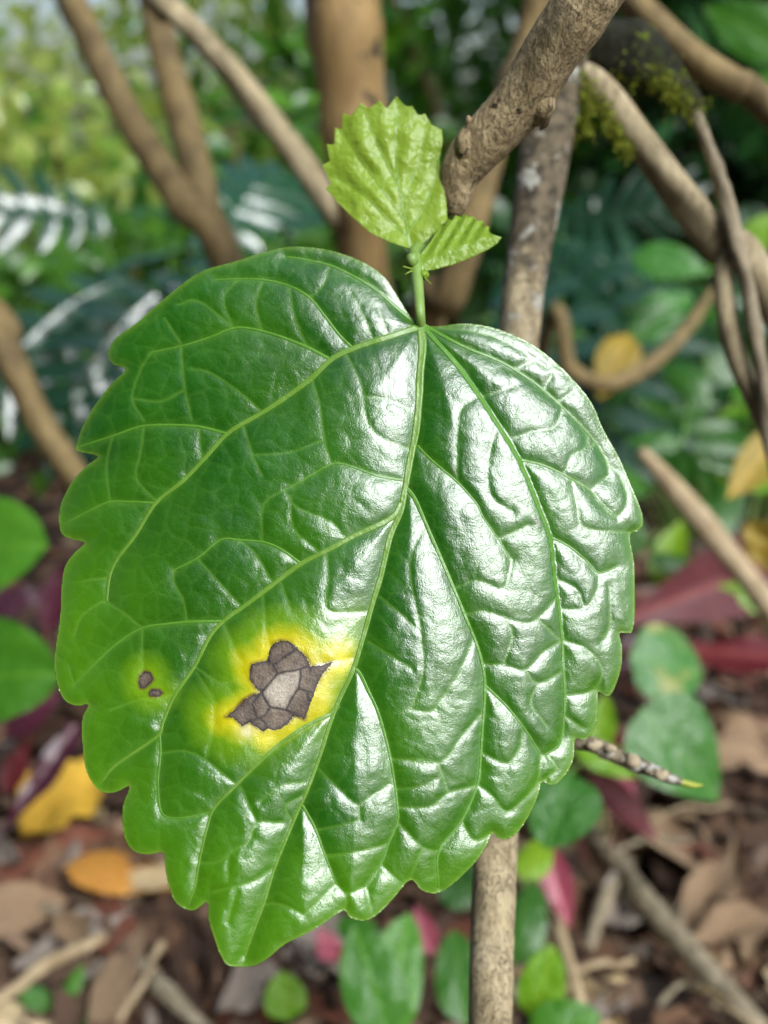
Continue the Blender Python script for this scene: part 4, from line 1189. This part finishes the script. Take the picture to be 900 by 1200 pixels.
for q in range(235):
    if q % 5 < 3:
        px, py = rl.uniform(560, 960), rl.uniform(650, 1260)
    else:
        px, py = rl.uniform(-60, 420), rl.uniform(800, 1260)
    kd = rl.choices(kinds, wts)[0]
    shp = rl.choice(['dry', 'dry', 'dry', 'dry', 'lance'])
    zone = ('around the foot of the red strap leaves' if py < 850 else 'beside the grey stick' if px > 690 and py > 1000 else 'below the budding twig' if px > 690 else 'behind the foot of the upright grey stem') if px > 500 \
        else ('near the purple plant' if py < 960 else 'round the pale thin twig' if px < 130 else 'near the tan strip leaf' if px < 270 else 'below the tip of the big leaf')
    look = {'dry': 'curled', 'ovate': 'flat oval', 'lance': 'narrow'}[shp]
    litter(px, py, rl.uniform(0, 6.28), rl.uniform(50, 140), rl.uniform(.25, .6), kd, '%s %s dead leaf %s' % (look, kd, zone), rl.randrange(12), rl.uniform(.004, .03),
           shp, group='%s %s dead leaves %s' % (look, kd, zone))
# crumbled bits of litter
rg = np.random.default_rng(77)
n = 15000
gyp = .4 + 1.8 * rg.random(n) ** 1.7; gxp = rg.uniform(-.55, .55, n) * (gyp + .35)
C = np.stack([gxp, gyp, rg.uniform(-.006, .016, n)], 1)
D = rg.normal(0, 1, (n, 3)); D[:, 2] *= .35; D /= np.linalg.norm(D, axis=1)[:, None]
S = np.cross(D, rg.normal(0, .35, (n, 3)) + np.array([0, 0, 1])); S /= np.linalg.norm(S, axis=1)[:, None]
L = rg.uniform(.008, .045, n)[:, None]; W = L * rg.uniform(.12, .5, n)[:, None]
v = np.stack([C, C + D * L * .5 + S * W, C + D * L + np.array([0, 0, .003]), C + D * L * .45 - S * W], 1)
k0 = (np.arange(n) * 4)[:, None]


def bits_mat():
    m, nt, b, out = new_mat('litter_bits'); k = NT(nt)
    rp = k.n('ShaderNodeValToRGB')
    el = rp.color_ramp.elements
    el[0].color = (.035, .02, .013, 1); el[1].color = (.36, .27, .18, 1)
    for p_, c_ in ((.35, (.10, .055, .03, 1)), (.6, (.15, .10, .065, 1)), (.8, (.17, .07, .04, 1))):
        x = el.new(p_); x.color = c_
    k.l(k.attr('rnd'), rp.inputs[0]); k.l(rp.outputs[0], b.inputs['Base Color']); b.inputs['Roughness'].default_value = .85
    return m


bits = obj('leaf_litter', mesh_np('leaf_litter', v.reshape(-1, 3), k0 + np.array([0, 1, 2, 3]), bits_mat(), False, {'rnd': np.repeat(rg.random(n), 4)}))
tag(bits, 'crumbled brown leaf bits covering the soil', 'leaf litter', None, 'stuff')


def twig(label, a, b, w, mat, seed, lift=.02, cat='stick', sag=0):
    pa, pb = G(*a, lift), G(*b, lift)
    da = GD(*a, lift)
    m = pa.lerp(pb, .45) + Vector((random.uniform(-.01, .01), 0, .006))
    o = tube('stick', [(pa, w / 2 * da / FPX), (pa.lerp(pb, .25), w / 2 * da / FPX * .95), (m, w / 2 * da / FPX), (pb, w / 2 * da / FPX * .7)], mat, None, 10, 6, .06, seed, 3)
    return tag(o, label, cat)


twig('grey forked-looking stick crossing the litter towards the corner', (695, 978), (890, 1205), 26, TWIG_GREY, 31, .035)
twig('pale thin twig lying in the litter below the pale tan leaf', (-15, 1178), (122, 1098), 17, STICK_TAN, 32, .035)
twig('slim pale stick rising beside the pink leaf', (612, 990), (682, 1180), 15, STICK_TAN, 33, .06)
twig('short grey stick under the brown curled leaf', (165, 1130), (250, 1215), 20, TWIG_GREY, 34, .03)
twig('short broken stick by the grey crumpled leaf', (735, 1010), (690, 1110), 18, TWIG_GREY, 35, .03)
rt = random.Random(9)
for q in range(12):
    px, py, an, ln = rt.uniform(700, 890) if q % 3 else rt.uniform(10, 240), rt.uniform(880, 1190), rt.uniform(0, 3.1), rt.uniform(50, 120)
    px2, py2 = px + ln * math.cos(an), py + ln * .6 * math.sin(an)
    t_ = twig('small thin dry twig in the litter ' + ('around the grey stick' if px > 450 else 'around the tan strip leaf'), (px, py), (px2, py2), rt.uniform(4, 9), rt.choice([TWIG_GREY, STICK_TAN, BARK_BROWN]), 50 + q, rt.uniform(.015, .04), 'twig')
    t_['group'] = 'thin dry twigs in the litter, ' + ('grey stick side' if px > 450 else 'tan strip leaf side')
twig('thin twig beside the tan strip leaf', (190, 1105), (130, 1210), 9, STICK_TAN, 36, .03)
